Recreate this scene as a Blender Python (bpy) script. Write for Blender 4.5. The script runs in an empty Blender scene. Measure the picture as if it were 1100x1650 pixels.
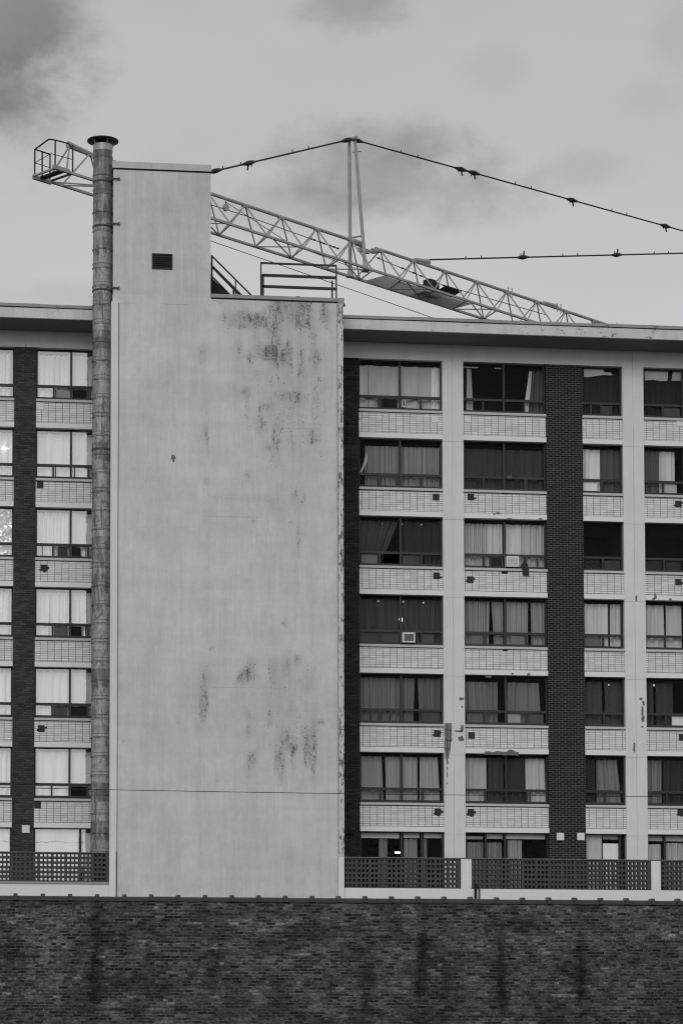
import bpy, math, random
from mathutils import Vector, Matrix
random.seed(7)
S = bpy.context.scene
COL = S.collection
R = math.radians

# ------------------------------------------------------------------ camera
FWD = Vector((0.128236, 0.989260, 0.070073)).normalized()
_p, _y, _r = 0.0701305, 0.128915, -0.0023501
def _axes():
    cp, sp, cy, sy = math.cos(_p), math.sin(_p), math.cos(_y), math.sin(_y)
    f = Vector((sy*cp, cy*cp, sp)); r = Vector((cy, -sy, 0)); u = r.cross(f)
    return f, math.cos(_r)*r + math.sin(_r)*u, -math.sin(_r)*r + math.cos(_r)*u
FWD, RGT, UPV = _axes()
CAM = Vector((0, -92.948, 1.6))
FPX = 4500.0
PCX, PCY = 550.0, 1484.89
cd = bpy.data.cameras.new("camera"); co = bpy.data.objects.new("camera", cd); COL.objects.link(co)
cd.sensor_fit = 'VERTICAL'; cd.sensor_height = 36.0; cd.lens = FPX/1650*36.0
cd.shift_y = (PCY - 825.0)/1650.0
cd.clip_start = 0.5; cd.clip_end = 5000
m = Matrix((RGT, UPV, -FWD)).transposed().to_4x4(); m.translation = CAM
co.matrix_world = m
S.camera = co

def ray(x, y): return (FWD*FPX + RGT*(x-PCX) - UPV*(y-PCY)).normalized()
def at(x, y, Y):
    d = ray(x, y); return CAM + d*((Y-CAM.y)/d.y)
def atz(x, y, z):
    d = ray(x, y); return CAM + d*((z-CAM.z)/d.z)

# ------------------------------------------------------------------ sky and sun
SUN_EL, SUN_AZ = R(24), R(200)      # azimuth clockwise from +Y: behind the camera, a little to its left
W = bpy.data.worlds.new("World"); S.world = W; W.use_nodes = True
nt = W.node_tree; N = nt.nodes; Lk = nt.links; N.clear()
def nd(nt, t, **k):
    n = nt.nodes.new(t)
    for a, b in k.items(): setattr(n, a, b)
    return n
def setv(n, **k):
    for a, b in k.items(): n.inputs[int(a[1:]) if a[0] == 'i' and a[1:].isdigit() else a].default_value = b
def math_n(nt, op, a, b=None, c=None, clamp=False):
    n = nd(nt, 'ShaderNodeMath', operation=op, use_clamp=clamp)
    for i, v in enumerate((a, b, c)):
        if v is None: continue
        if isinstance(v, (int, float)): n.inputs[i].default_value = v
        else: nt.links.new(v, n.inputs[i])
    return n.outputs[0]
def sstep(nt, v, a, b):
    n = nd(nt, 'ShaderNodeMapRange', interpolation_type='SMOOTHSTEP')
    nt.links.new(v, n.inputs[0]); n.inputs[1].default_value = a; n.inputs[2].default_value = b
    return n.outputs[0]
def noise_n(nt, vec, scale, detail=4, rough=.55, dist=0.0):
    n = nd(nt, 'ShaderNodeTexNoise'); nt.links.new(vec, n.inputs['Vector'])
    n.inputs['Scale'].default_value = scale; n.inputs['Detail'].default_value = detail
    n.inputs['Roughness'].default_value = rough; n.inputs['Distortion'].default_value = dist
    return n.outputs['Fac']
def mapping_n(nt, vec, scale, loc=(0,0,0)):
    n = nd(nt, 'ShaderNodeMapping'); nt.links.new(vec, n.inputs[0])
    n.inputs['Scale'].default_value = scale; n.inputs['Location'].default_value = loc
    return n.outputs[0]
def mixf(nt, f, a, b):
    n = nd(nt, 'ShaderNodeMix', data_type='FLOAT')
    for i, v in ((0, f), (2, a), (3, b)):
        if isinstance(v, (int, float)): n.inputs[i].default_value = v
        else: nt.links.new(v, n.inputs[i])
    return n.outputs[0]

tc = nd(nt, 'ShaderNodeTexCoord')
dirv = tc.outputs['Generated']
sky = nd(nt, 'ShaderNodeTexSky', sky_type='NISHITA', sun_disc=False, sun_elevation=SUN_EL, sun_rotation=SUN_AZ)
bw = nd(nt, 'ShaderNodeRGBToBW'); Lk.new(sky.outputs[0], bw.inputs[0])
sep = nd(nt, 'ShaderNodeSeparateXYZ'); Lk.new(dirv, sep.inputs[0])
# overcast layer: a little brighter low down, mottled by thin cloud
grad = nd(nt, 'ShaderNodeMapRange'); Lk.new(sep.outputs[2], grad.inputs[0])
setv(grad, i1=.22, i2=.40, i3=6.25, i4=4.78)
nz = noise_n(nt, mapping_n(nt, dirv, (1, 1, 2.4)), 9.0, 7, .55, .4)
thin = math_n(nt, 'MULTIPLY_ADD', sstep(nt, nz, .40, .72), -.035, 1.0)
base = math_n(nt, 'MULTIPLY', grad.outputs[0], thin)
# separate darker clouds, each at its own place in the sky dome
frag = noise_n(nt, mapping_n(nt, dirv, (1, 1, 1.5)), 34.0, 9, .62, .15)
fragb = noise_n(nt, mapping_n(nt, dirv, (1, 1, 1.3), (3, 1, 2)), 14.0, 7, .58, .1)
val = base
for (px, py, rx, rz, dark) in ((8, 50, 118, 135, .50), (18, 165, 85, 90, .26), (568, 5, 75, 42, .30), (630, 285, 170, 75, .32),
                               (690, 235, 110, 45, .20), (470, 330, 150, 40, .2), (945, 272, 70, 30, .13), (790, 115, 45, 34, .06),
                               (1050, 160, 50, 30, .06), (1088, 45, 40, 70, .10), (140, 480, 160, 28, .13), (330, 240, 120, 60, .05)):
    d = ray(px, py)
    r = Vector((d.y, -d.x, 0)).normalized(); u = r.cross(d)
    def dotn(v, L):
        n = nd(nt, 'ShaderNodeVectorMath', operation='DOT_PRODUCT'); Lk.new(dirv, n.inputs[0]); n.inputs[1].default_value = v
        return math_n(nt, 'MULTIPLY', n.outputs['Value'], FPX/L)
    a, b = dotn(r, rx), dotn(u, rz)
    q = math_n(nt, 'SQRT', math_n(nt, 'ADD', math_n(nt, 'MULTIPLY', a, a), math_n(nt, 'MULTIPLY', b, b)))
    nn = math_n(nt, 'ADD', math_n(nt, 'MULTIPLY', frag, .62), math_n(nt, 'MULTIPLY', fragb, .38))
    q = math_n(nt, 'ADD', q, math_n(nt, 'MULTIPLY_ADD', nn, -3.4, 1.7))
    mk = sstep(nt, q, 1.5, .25)
    fr = nd(nt, 'ShaderNodeVectorMath', operation='DOT_PRODUCT'); Lk.new(dirv, fr.inputs[0]); fr.inputs[1].default_value = d
    mk = math_n(nt, 'MULTIPLY', mk, math_n(nt, 'GREATER_THAN', fr.outputs['Value'], 0))
    val = math_n(nt, 'MULTIPLY', val, math_n(nt, 'MULTIPLY_ADD', mk, -dark, 1.0))
# the brighter part of the overcast, low in the sky behind the camera
bl = nd(nt, 'ShaderNodeVectorMath', operation='DOT_PRODUCT'); Lk.new(dirv, bl.inputs[0]); bl.inputs[1].default_value = Vector((.03, -.96, .26)).normalized()
val = math_n(nt, 'ADD', val, math_n(nt, 'MULTIPLY', sstep(nt, bl.outputs['Value'], .80, .985), 8.0))
tot = math_n(nt, 'ADD', math_n(nt, 'MULTIPLY', bw.outputs[0], .04), math_n(nt, 'MULTIPLY', val, .97))
bg = nd(nt, 'ShaderNodeBackground'); Lk.new(tot, bg.inputs[0]); bg.inputs[1].default_value = .10
wo = nd(nt, 'ShaderNodeOutputWorld'); Lk.new(bg.outputs[0], wo.inputs[0])

sl = bpy.data.lights.new("sun", 'SUN'); sl.energy = .74; sl.angle = R(28); sl.color = (1, 1, 1)
so = bpy.data.objects.new("sun", sl); COL.objects.link(so)
sd = Vector((math.sin(SUN_AZ)*math.cos(SUN_EL), math.cos(SUN_AZ)*math.cos(SUN_EL), math.sin(SUN_EL)))
so.rotation_euler = sd.to_track_quat('Z', 'Y').to_euler(); so.location = (-30, -60, 60)

S.view_settings.view_transform = 'Standard'; S.view_settings.look = 'None'
S.view_settings.exposure = 0.0; S.view_settings.gamma = 1.0
S.view_settings.use_curve_mapping = False
S.cycles.use_denoising = True
S.cycles.pixel_filter_type = 'BLACKMAN_HARRIS'; S.cycles.filter_width = 1.15

# ------------------------------------------------------------------ helpers
class MB:
    def __init__(s): s.v = []; s.f = []; s.at = None
    def add(s, vs, fs):
        o = len(s.v); s.v += [tuple(v) for v in vs]; s.f += [tuple(i+o for i in f) for f in fs]
    def box(s, x0, x1, y0, y1, z0, z1):
        s.add([(x0,y0,z0),(x1,y0,z0),(x1,y1,z0),(x0,y1,z0),(x0,y0,z1),(x1,y0,z1),(x1,y1,z1),(x0,y1,z1)],
              [(0,3,2,1),(4,5,6,7),(0,1,5,4),(1,2,6,5),(2,3,7,6),(3,0,4,7)])
        return s
    def bar(s, a, b, r, n=6, r2=None, cap=True):
        a, b = Vector(a), Vector(b); d = (b-a).normalized()
        h = Vector((0,0,1)) if abs(d.z) < .95 else Vector((1,0,0))
        x = d.cross(h).normalized(); y = d.cross(x); r2 = r if r2 is None else r2
        ph = math.pi/4 if n == 4 else 0
        vs = [c + (x*math.cos(ph+2*math.pi*i/n) + y*math.sin(ph+2*math.pi*i/n))*rr for c, rr in ((a,r),(b,r2)) for i in range(n)]
        fs = [(i, n+i, n+(i+1)%n, (i+1)%n) for i in range(n)]
        if cap: fs += [tuple(range(n)), tuple(range(2*n-1, n-1, -1))]
        s.add(vs, fs); return s
    def path(s, pts, r, n=6):
        for a, b in zip(pts, pts[1:]): s.bar(a, b, r, n)
        return s
    def lathe(s, cx, cy, prof, n=32):
        o = len(s.v)
        for (r, z) in prof:
            for i in range(n):
                t = 2*math.pi*i/n; s.v.append((cx+r*math.cos(t), cy+r*math.sin(t), z))
        for k in range(len(prof)-1):
            for i in range(n):
                j = (i+1) % n; s.f.append((o+k*n+i, o+k*n+j, o+(k+1)*n+j, o+(k+1)*n+i))
        s.f.append(tuple(o+i for i in range(n-1, -1, -1)))
        s.f.append(tuple(o+(len(prof)-1)*n+i for i in range(n)))
        return s
    def prism(s, pts, y0, y1):           # polygon in x,z extruded along y
        n = len(pts)
        s.add([(x,y0,z) for x,z in pts]+[(x,y1,z) for x,z in pts],
              [tuple(range(n)), tuple(range(2*n-1,n-1,-1))]+[(i, n+i, n+(i+1)%n, (i+1)%n) for i in range(n)])
        return s
    def build(s, name, mat, parent=None, smooth=False, attr=None):
        off = Vector((0,0,0))
        q = parent
        while q is not None: off += q.location; q = q.parent
        me = bpy.data.meshes.new(name)
        me.from_pydata([(x-off.x, y-off.y, z-off.z) for x,y,z in s.v], [], s.f)
        if attr:
            a = me.attributes.new(attr[0], 'FLOAT', 'POINT'); a.data.foreach_set('value', attr[1])
        if smooth:
            me.polygons.foreach_set('use_smooth', [True]*len(me.polygons))
        me.materials.append(mat); me.update()
        o = bpy.data.objects.new(name, me); COL.objects.link(o)
        if parent is not None: o.parent = parent
        return o
def flat_angle(o, deg=35):
    for p in o.data.polygons: p.use_smooth = True
    o.data.set_sharp_from_angle(angle=R(deg)); return o
def thing(name, label, cat, loc, group=None):
    o = bpy.data.objects.new(name, None); COL.objects.link(o); o.location = loc
    o.empty_display_size = .3
    return tag(o, label, cat, group)
def tag(o, label, cat, group=None):
    o['label'] = label; o['category'] = cat; o['kind'] = 'thing'
    if group: o['group'] = group
    return o
def struct(o): o['kind'] = 'structure'; return o

# ------------------------------------------------------------------ materials
def new_mat(name, rough=.7, metal=0.0, spec=.3):
    mt = bpy.data.materials.new(name); mt.use_nodes = True
    b = mt.node_tree.nodes['Principled BSDF']
    b.inputs['Roughness'].default_value = rough; b.inputs['Metallic'].default_value = metal
    b.inputs['Specular IOR Level'].default_value = spec
    return mt, mt.node_tree, b
def pos(nt): return nd(nt, 'ShaderNodeNewGeometry').outputs['Position']
def to_col(nt, v, b):
    c = nd(nt, 'ShaderNodeCombineColor')
    for i in range(3): nt.links.new(v, c.inputs[i])
    nt.links.new(c.outputs[0], b.inputs['Base Color'])
def bump(nt, h, b, strength=.3, dist=.02):
    n = nd(nt, 'ShaderNodeBump'); n.inputs['Strength'].default_value = strength; n.inputs['Distance'].default_value = dist
    nt.links.new(h, n.inputs['Height']); nt.links.new(n.outputs[0], b.inputs['Normal'])
_pl = {}
def plain(name, v, rough=.6, metal=0.0, var=.12, scale=(3,3,3)):
    if name in _pl: return _pl[name]
    mt, nt, b = new_mat(name, rough, metal)
    n = noise_n(nt, mapping_n(nt, pos(nt), scale), 1.0, 6, .6)
    to_col(nt, math_n(nt, 'MULTIPLY', math_n(nt, 'MULTIPLY_ADD', n, 2*var, 1-var), v), b)
    _pl[name] = mt; return mt

def paint(name, v, dark=.10, peel_attr=None, thr=.80, wid=.05, pscale=(7, 7, 3.0), mott=.10, k=.42, bias=0.0, stain=.16, fine=.04):
    mt, nt, b = new_mat(name, .75, 0, .2)
    p = pos(nt)
    m1 = noise_n(nt, mapping_n(nt, p, (.45,.45,.45)), 1.0, 5, .6)
    m2 = noise_n(nt, mapping_n(nt, p, (3.2,3.2,.16)), 1.0, 4, .6)
    m3 = noise_n(nt, mapping_n(nt, p, (2.2,2.2,1.8)), 1.0, 7, .7)
    m4 = noise_n(nt, mapping_n(nt, p, (.25,.25,3.2)), 1.0, 4, .6)
    mm = math_n(nt, 'ADD', math_n(nt, 'ADD', math_n(nt,'MULTIPLY',m1,.9), math_n(nt,'MULTIPLY',m2,1.1)), math_n(nt, 'ADD', math_n(nt,'MULTIPLY',m3,.8), math_n(nt,'MULTIPLY',m4,.5)))
    tone = math_n(nt, 'MULTIPLY', math_n(nt, 'MULTIPLY_ADD', mm, mott, 1-1.65*mott), v)
    f1 = noise_n(nt, mapping_n(nt, p, (11,11,8)), 1.0, 6, .75, .2); f2 = noise_n(nt, mapping_n(nt, p, (16,16,.7)), 1.0, 4, .65); f3 = noise_n(nt, mapping_n(nt, p, (1.0,1.0,.7), (3,7,2)), 1.0, 7, .68, .6)
    fm = math_n(nt, 'ADD', math_n(nt, 'ADD', f1, f2), math_n(nt, 'MULTIPLY', f3, 1.4))
    tone = math_n(nt, 'MULTIPLY', tone, math_n(nt, 'MULTIPLY_ADD', fm, fine*1.6, 1-1.7*fine*1.6))
    n = noise_n(nt, mapping_n(nt, p, pscale), 1.0, 10, .72, .25)
    n2 = noise_n(nt, mapping_n(nt, p, (1.1,1.1,.5)), 1.0, 3, .5)
    if peel_attr:
        a = nd(nt, 'ShaderNodeAttribute', attribute_name=peel_attr).outputs['Fac']
        nf = noise_n(nt, mapping_n(nt, p, (30,30,15)), 1.0, 6, .7, .2)
        nb = noise_n(nt, mapping_n(nt, p, (9,9,2.6)), 1.0, 7, .7, .3)
        nc = math_n(nt, 'MULTIPLY_ADD', math_n(nt, 'ADD', math_n(nt,'MULTIPLY',nf,.52), math_n(nt,'MULTIPLY',nb,.48)), 4.2, -1.6)
        s = math_n(nt, 'ADD', nc, math_n(nt, 'MULTIPLY', a, k))
        soft = math_n(nt, 'MULTIPLY', sstep(nt, math_n(nt, 'ADD', m2, math_n(nt, 'MULTIPLY', a, .6)), .5, 1.1), stain)
        tone = math_n(nt, 'MULTIPLY', tone, math_n(nt, 'SUBTRACT', 1.0, soft))
    else:
        s = math_n(nt, 'ADD', n, math_n(nt, 'MULTIPLY_ADD', n2, .5, -.25+bias))
    mask = sstep(nt, s, thr, thr+wid)
    dk = math_n(nt, 'MULTIPLY_ADD', m3, dark*1.6, dark*.35)
    to_col(nt, mixf(nt, mask, tone, dk), b)
    h = math_n(nt, 'ADD', math_n(nt, 'MULTIPLY', mask, -.25), math_n(nt, 'MULTIPLY', m3, .25))
    bump(nt, h, b, .35, .02)
    return mt

def bricks(name, bw_, bh, mort, lo, hi, mv, stack=False, stain=None, headers=False, darkp=.0, lightp=.0, rough=.85, patchy=.0, z0=0.0, x0=0.0, tint=.0, ybase=False):
    """brick / tile coursing worked out from world position, each brick with a random tone of its own"""
    mt, nt, b = new_mat(name, rough, 0, .25 if rough > .5 else .5)
    p = pos(nt); sp = nd(nt, 'ShaderNodeSeparateXYZ'); nt.links.new(p, sp.inputs[0])
    gx = math_n(nt, 'ADD', sp.outputs[0], sp.outputs[1]) if ybase else sp.outputs[0]
    wob = noise_n(nt, mapping_n(nt, p, (9,9,14)), 1.0, 3, .6)
    wz = math_n(nt, 'MULTIPLY_ADD', wob, .012 if rough > .5 else .0, -.006 if rough > .5 else 0.0)
    zz = math_n(nt, 'DIVIDE', math_n(nt, 'ADD', math_n(nt, 'SUBTRACT', sp.outputs[2], z0), wz), bh)
    row = math_n(nt, 'FLOOR', zz); fz = math_n(nt, 'FRACT', zz)
    xx = math_n(nt, 'DIVIDE', math_n(nt, 'ADD', math_n(nt, 'SUBTRACT', gx, x0), wz), bw_)
    if not stack:
        off = math_n(nt, 'MULTIPLY', math_n(nt, 'MODULO', row, 2.0), .5)
        if headers:
            wn = nd(nt, 'ShaderNodeTexWhiteNoise', noise_dimensions='1D'); nt.links.new(row, wn.inputs['W'])
            off = math_n(nt, 'ADD', off, math_n(nt, 'MULTIPLY', wn.outputs['Value'], .22))
            hd = math_n(nt, 'LESS_THAN', math_n(nt, 'ABSOLUTE', math_n(nt, 'SUBTRACT', math_n(nt, 'MODULO', row, 6.0), 3.0)), .4)
            xx = math_n(nt, 'MULTIPLY', xx, math_n(nt, 'ADD', hd, 1.0))
        xx = math_n(nt, 'ADD', xx, off)
    ci = math_n(nt, 'FLOOR', xx); fx = math_n(nt, 'FRACT', xx)
    def edge(f, w, size):
        e = math_n(nt, 'MINIMUM', f, math_n(nt, 'SUBTRACT', 1.0, f))
        return sstep(nt, math_n(nt, 'MULTIPLY', e, size), w*.35, w*.75)
    inside = math_n(nt, 'MULTIPLY', edge(fx, mort, bw_), edge(fz, mort, bh))
    cv = nd(nt, 'ShaderNodeCombineXYZ'); nt.links.new(ci, cv.inputs[0]); nt.links.new(row, cv.inputs[1])
    wn = nd(nt, 'ShaderNodeTexWhiteNoise', noise_dimensions='2D'); nt.links.new(cv.outputs[0], wn.inputs['Vector'])
    rs = nd(nt, 'ShaderNodeSeparateColor'); nt.links.new(wn.outputs['Color'], rs.inputs[0])
    r1, r2, r3 = rs.outputs
    grit = noise_n(nt, mapping_n(nt, p, (22,22,30)), 1.0, 6, .7)
    patch = noise_n(nt, mapping_n(nt, p, (.8,.8,1.3)), 1.0, 5, .65)
    if patchy > .5: grit = math_n(nt, 'MULTIPLY_ADD', noise_n(nt, mapping_n(nt, p, (11,11,24)), 1.0, 8, .75), 3.2, -1.1, clamp=True)
    t = mixf(nt, r1, lo, hi)
    if darkp: t = math_n(nt, 'MULTIPLY', t, mixf(nt, math_n(nt, 'LESS_THAN', r2, darkp), 1.0, .35))
    if lightp: t = math_n(nt, 'MULTIPLY', t, mixf(nt, math_n(nt, 'LESS_THAN', r3, lightp), 1.0, 1.7))
    t = math_n(nt, 'MULTIPLY', t, math_n(nt, 'MULTIPLY_ADD', grit, .7 if rough > .5 else .15, .65 if rough > .5 else .925))
    mvn = math_n(nt, 'MULTIPLY', math_n(nt, 'MULTIPLY_ADD', grit, 1.0, .5), mv)
    if patchy:
        t = math_n(nt, 'MULTIPLY', t, math_n(nt, 'MULTIPLY_ADD', sstep(nt, patch, .3, .7), patchy, 1-patchy*.5))
        # efflorescence and smeared mortar: ragged pale patches
        eff = noise_n(nt, mapping_n(nt, p, (2.6,2.6,7.5), (5,2,1)), 1.0, 8, .7, .4)
        em = math_n(nt, 'MULTIPLY', sstep(nt, eff, .57, .70), .65)
        t = mixf(nt, em, t, hi*1.55); 
        mvn = mixf(nt, sstep(nt, patch, .35, .6), math_n(nt, 'MULTIPLY', mvn, .45), mvn)
    c = mixf(nt, inside, mvn, t)
    if patchy > .5: c = math_n(nt, 'MULTIPLY', c, math_n(nt, 'MULTIPLY', math_n(nt, 'MULTIPLY_ADD', grit, 1.05, .40), math_n(nt, 'MULTIPLY_ADD', sstep(nt, noise_n(nt, mapping_n(nt, p, (2.6,2.6,6.0), (2,5,3)), 1.0, 6, .7), .33, .67), .62, .70)))
    if stain:
        a = nd(nt, 'ShaderNodeAttribute', attribute_name=stain).outputs['Fac']
        sn = noise_n(nt, mapping_n(nt, p, (5,5,1.2)), 1.0, 6, .65)
        sv = math_n(nt, 'ADD', math_n(nt, 'MULTIPLY_ADD', sn, 2.4, -.55), math_n(nt, 'MULTIPLY_ADD', r2, .8, -.2))
        k = math_n(nt, 'MULTIPLY', a, sv, clamp=True)
        c = math_n(nt, 'MULTIPLY', c, math_n(nt, 'MULTIPLY_ADD', k, -.86, 1.0))
    to_col(nt, c, b)
    bump(nt, math_n(nt, 'ADD', inside, math_n(nt, 'MULTIPLY', grit, .3)), b, .6 if rough > .5 else .3, .012)
    return mt

M = {}
M['tower'] = paint('tower_paint', .565, .13, 'peel', 1.0, .22, (9,9,4.2), .34, k=.60, stain=.26, fine=.16)
M['trim'] = paint('trim_paint', .58, .13, None, .57, .06, (16,16,5.0), .20, bias=.06)
M['pent'] = paint('penthouse_paint', .535, .2, None, .80, .08, (6,6,4), .34, fine=.15)
M['white'] = paint('white_paint', .66, .2, None, .90, .05, (6,6,4), .14, fine=.07)
M['base'] = paint('parapet_paint', .72, .25, None, .84, .05, (6,6,8), .06)
M['fascia'] = paint('fascia_paint', .58, .16, None, .60, .10, (5,5,9), .34, fine=.13)
M['flash'] = paint('flashing_paint', .30, .09, None, .60, .15, (3.5,3.5,14), .14)
M['band'] = paint('band_paint', .74, .25, None, .93, .05, (6,6,6), .05)
M['sill'] = paint('sill_paint', .50, .25, None, .80, .08, (4,4,10), .10)
M['tile'] = bricks('glazed_tile', .236, .0765, .0150, .59, .72, .15, stack=True, rough=.4, z0=.646, x0=.05)
M['brick'] = bricks('dark_brick', .226, .0766, .021, .007, .018, .085, z0=.646)
M['brick_plain'] = bricks('dark_brick_flush', .226, .0766, .018, .016, .036, .017, z0=.646, patchy=.3)
M['brick_left'] = bricks('worn_dark_brick', .226, .0766, .018, .032, .066, .040, z0=.646, patchy=.3)
M['old_brick'] = bricks('old_brick', .245, .082, .020, .016, .108, .115, stain='stain', headers=True, darkp=.13, lightp=.11, patchy=1.0)
M['coping'] = plain('coping_glaze', .036, .25, 0, .5, (5,5,5))
M['screen'] = plain('breeze_block', .060, .8, 0, .3, (6,6,6))
M['frame'] = plain('dark_window_frame', .022, .5, .0, .3, (4,4,4))
M['frame_light'] = plain('worn_window_frame', .030, .5, .0, .3, (4,4,4))
M['dark_metal'] = plain('dark_steel', .018, .5, .2, .3)
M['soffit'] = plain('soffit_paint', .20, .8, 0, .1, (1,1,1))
M['concrete'] = plain('concrete', .3, .85, 0, .2, (2,2,2))
M['ground'] = plain('asphalt', .06, .9, 0, .3, (1.5,1.5,1.5))
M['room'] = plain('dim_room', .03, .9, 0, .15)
M['crane'] = plain('crane_paint', .30, .55, .0, .3, (2.5,2.5,2.5))
M['rope'] = plain('steel_rope', .03, .5, .3, .2)
M['hole'] = plain('broken_tile_hole', .035, .9, 0, .6, (16,16,16))
M['patch_pale'] = plain('pale_vent_plate', .68, .6, 0, .05)
M['bare'] = plain('bare_concrete', .14, .9, 0, .55, (18,18,9))
M['black'] = plain('flat_black', .012, .8, 0, .3)
M['cap'] = plain('sooty_metal', .022, .6, .1, .4, (5,5,5))
M['ac'] = plain('ac_casing', .7, .5, 0, .08)
M['ac_grille'] = plain('ac_grille', .13, .6, 0, .2)
M['rag'] = plain('dark_cloth', .03, .9, 0, .4, (8,8,8))
M['bulb'] = None
def emit(name, v):
    mt, nt, b = new_mat(name); b.inputs['Base Color'].default_value = (.8,.8,.8,1)
    b.inputs['Emission Color'].default_value = (1,1,1,1); b.inputs['Emission Strength'].default_value = v
    return mt
M['bulb'] = emit('lit_bulb', 1.4); M['dim_bulb'] = emit('dim_bulb', .35)
def glass(name, refl):
    mt = bpy.data.materials.new(name); mt.use_nodes = True; nt = mt.node_tree; nt.nodes.clear()
    o = nd(nt, 'ShaderNodeOutputMaterial'); mx = nd(nt, 'ShaderNodeMixShader')
    t = nd(nt, 'ShaderNodeBsdfTransparent'); t.inputs[0].default_value = (.93,.93,.93,1)
    g = nd(nt, 'ShaderNodeBsdfGlossy'); g.inputs['Roughness'].default_value = .02
    p = pos(nt); n = noise_n(nt, mapping_n(nt, p, (1.5,1.5,1.5)), 1.0, 2, .5)
    bp = nd(nt, 'ShaderNodeBump'); bp.inputs['Strength'].default_value = .06; bp.inputs['Distance'].default_value = .05
    nt.links.new(n, bp.inputs['Height']); nt.links.new(bp.outputs[0], g.inputs['Normal'])
    fr = nd(nt, 'ShaderNodeLayerWeight'); fr.inputs[0].default_value = .35
    f = math_n(nt, 'MULTIPLY_ADD', fr.outputs['Fresnel'], .10, refl, clamp=True)
    nt.links.new(f, mx.inputs[0]); nt.links.new(t.outputs[0], mx.inputs[1]); nt.links.new(g.outputs[0], mx.inputs[2])
    nt.links.new(mx.outputs[0], o.inputs[0]); return mt
M['glass'] = glass('window_glass', .001)
M['glass_shiny'] = glass('reflective_window_glass', .26)
_cl = {}
def lin(v):
    v /= 255.0; return v/12.92 if v < .04045 else ((v+.055)/1.055)**2.4
CLK = .40
def cloth(v):
    v = int(round(v/5.0)*5)
    if v in _cl: return _cl[v]
    a = min(.86, lin(v)/CLK)
    mt, nt, b = new_mat('curtain_cloth_%d' % v, .95, 0, .1)
    p = pos(nt)
    n = noise_n(nt, mapping_n(nt, p, (13,13,.5)), 1.0, 4, .6); n2 = noise_n(nt, mapping_n(nt, p, (2.2,2.2,.35)), 1.0, 3, .5)
    to_col(nt, math_n(nt, 'MULTIPLY', math_n(nt, 'ADD', math_n(nt, 'MULTIPLY_ADD', n, .30, .66), math_n(nt, 'MULTIPLY', n2, .38)), a), b)
    _cl[v] = mt; return mt
ZBP = 8.985
def pipe_mat():
    mt, nt, b = new_mat('galvanised_flue', .55, .15)
    p = pos(nt); sp = nd(nt, 'ShaderNodeSeparateXYZ'); nt.links.new(p, sp.inputs[0])
    sec = math_n(nt, 'FLOOR', math_n(nt, 'DIVIDE', sp.outputs[2], .625))
    wn = nd(nt, 'ShaderNodeTexWhiteNoise', noise_dimensions='1D'); nt.links.new(sec, wn.inputs['W'])
    a = noise_n(nt, mapping_n(nt, p, (5,5,1.3)), 1.0, 8, .7, .6); c = noise_n(nt, mapping_n(nt, p, (14,14,1.0)), 1.0, 6, .6)
    s = math_n(nt, 'ADD', a, math_n(nt, 'MULTIPLY_ADD', wn.outputs['Value'], .22, -.11))
    rust = sstep(nt, s, .46, .60)
    fz = math_n(nt, 'FRACT', math_n(nt, 'DIVIDE', sp.outputs[2], .625))
    run = math_n(nt, 'MULTIPLY', sstep(nt, fz, .35, 1.0), sstep(nt, c, .45, .65))
    # soot towards the mouth of the flue
    soot = math_n(nt, 'MULTIPLY', sstep(nt, sp.outputs[2], 30.0, 33.3), sstep(nt, a, .30, .62))
    k = math_n(nt, 'MAXIMUM', math_n(nt, 'MULTIPLY', rust, .72), math_n(nt, 'MULTIPLY', run, .55))
    k = math_n(nt, 'MAXIMUM', k, math_n(nt, 'MULTIPLY', soot, .85))
    # dirt held in the lap of each joint, and a second seam a hand above it
    fj = math_n(nt, 'MULTIPLY', math_n(nt, 'FRACT', math_n(nt, 'DIVIDE', math_n(nt, 'SUBTRACT', sp.outputs[2], ZBP), .625)), .625)
    for z_, w_, st_ in ((.018, .016, .75), (.125, .014, .6)):
        dj = math_n(nt, 'ABSOLUTE', math_n(nt, 'SUBTRACT', fj, z_))
        k = math_n(nt, 'MAXIMUM', k, math_n(nt, 'MULTIPLY', math_n(nt, 'LESS_THAN', dj, w_), math_n(nt, 'MULTIPLY_ADD', a, .6, st_-.3)))
    side = noise_n(nt, mapping_n(nt, p, (7,7,.9), (4,2,7)), 1.0, 7, .7, .5)
    k = math_n(nt, 'MAXIMUM', k, math_n(nt, 'MULTIPLY', sstep(nt, side, .55, .63), .8))
    bl1 = noise_n(nt, mapping_n(nt, p, (6,6,3.2), (1,4,2)), 1.0, 7, .7, .7)
    k = math_n(nt, 'MAXIMUM', k, math_n(nt, 'MULTIPLY', sstep(nt, bl1, .53, .62), .65))
    t = mixf(nt, k, math_n(nt, 'MULTIPLY_ADD', c, .34, .17), .045)
    to_col(nt, t, b); bump(nt, a, b, .25, .02); return mt
M['pipe'] = pipe_mat()
def foil_mat():
    mt, nt, b = new_mat('crumpled_foil', .28, .9)
    b.inputs['Base Color'].default_value = (.75,.75,.75,1); return mt
M['foil'] = foil_mat()

# ------------------------------------------------------------------ ground
g = MB(); n = 24
for i in range(n+1):
    for j in range(n+1): g.v.append((-1500+3000*i/n, -1500+3000*j/n, 0))
for i in range(n):
    for j in range(n): k = i*(n+1)+j; g.f.append((k, k+n+1, k+n+2, k+1))
struct(g.build('ground', M['ground']))

# ------------------------------------------------------------------ apartment building
SZ = 25.646                      # underside of the top row of window sills
ST = 2.70                        # storey height
YF = 0.0                         # face of the white frame
ZB = 8.90                        # terrace floor
ZTOP = 28.04                     # soffit
bld = thing('apartment_building', 'grey apartment block with rows of curtained windows, dark brick strips and a blank concrete shaft', 'building', (12, 0, 0))

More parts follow.
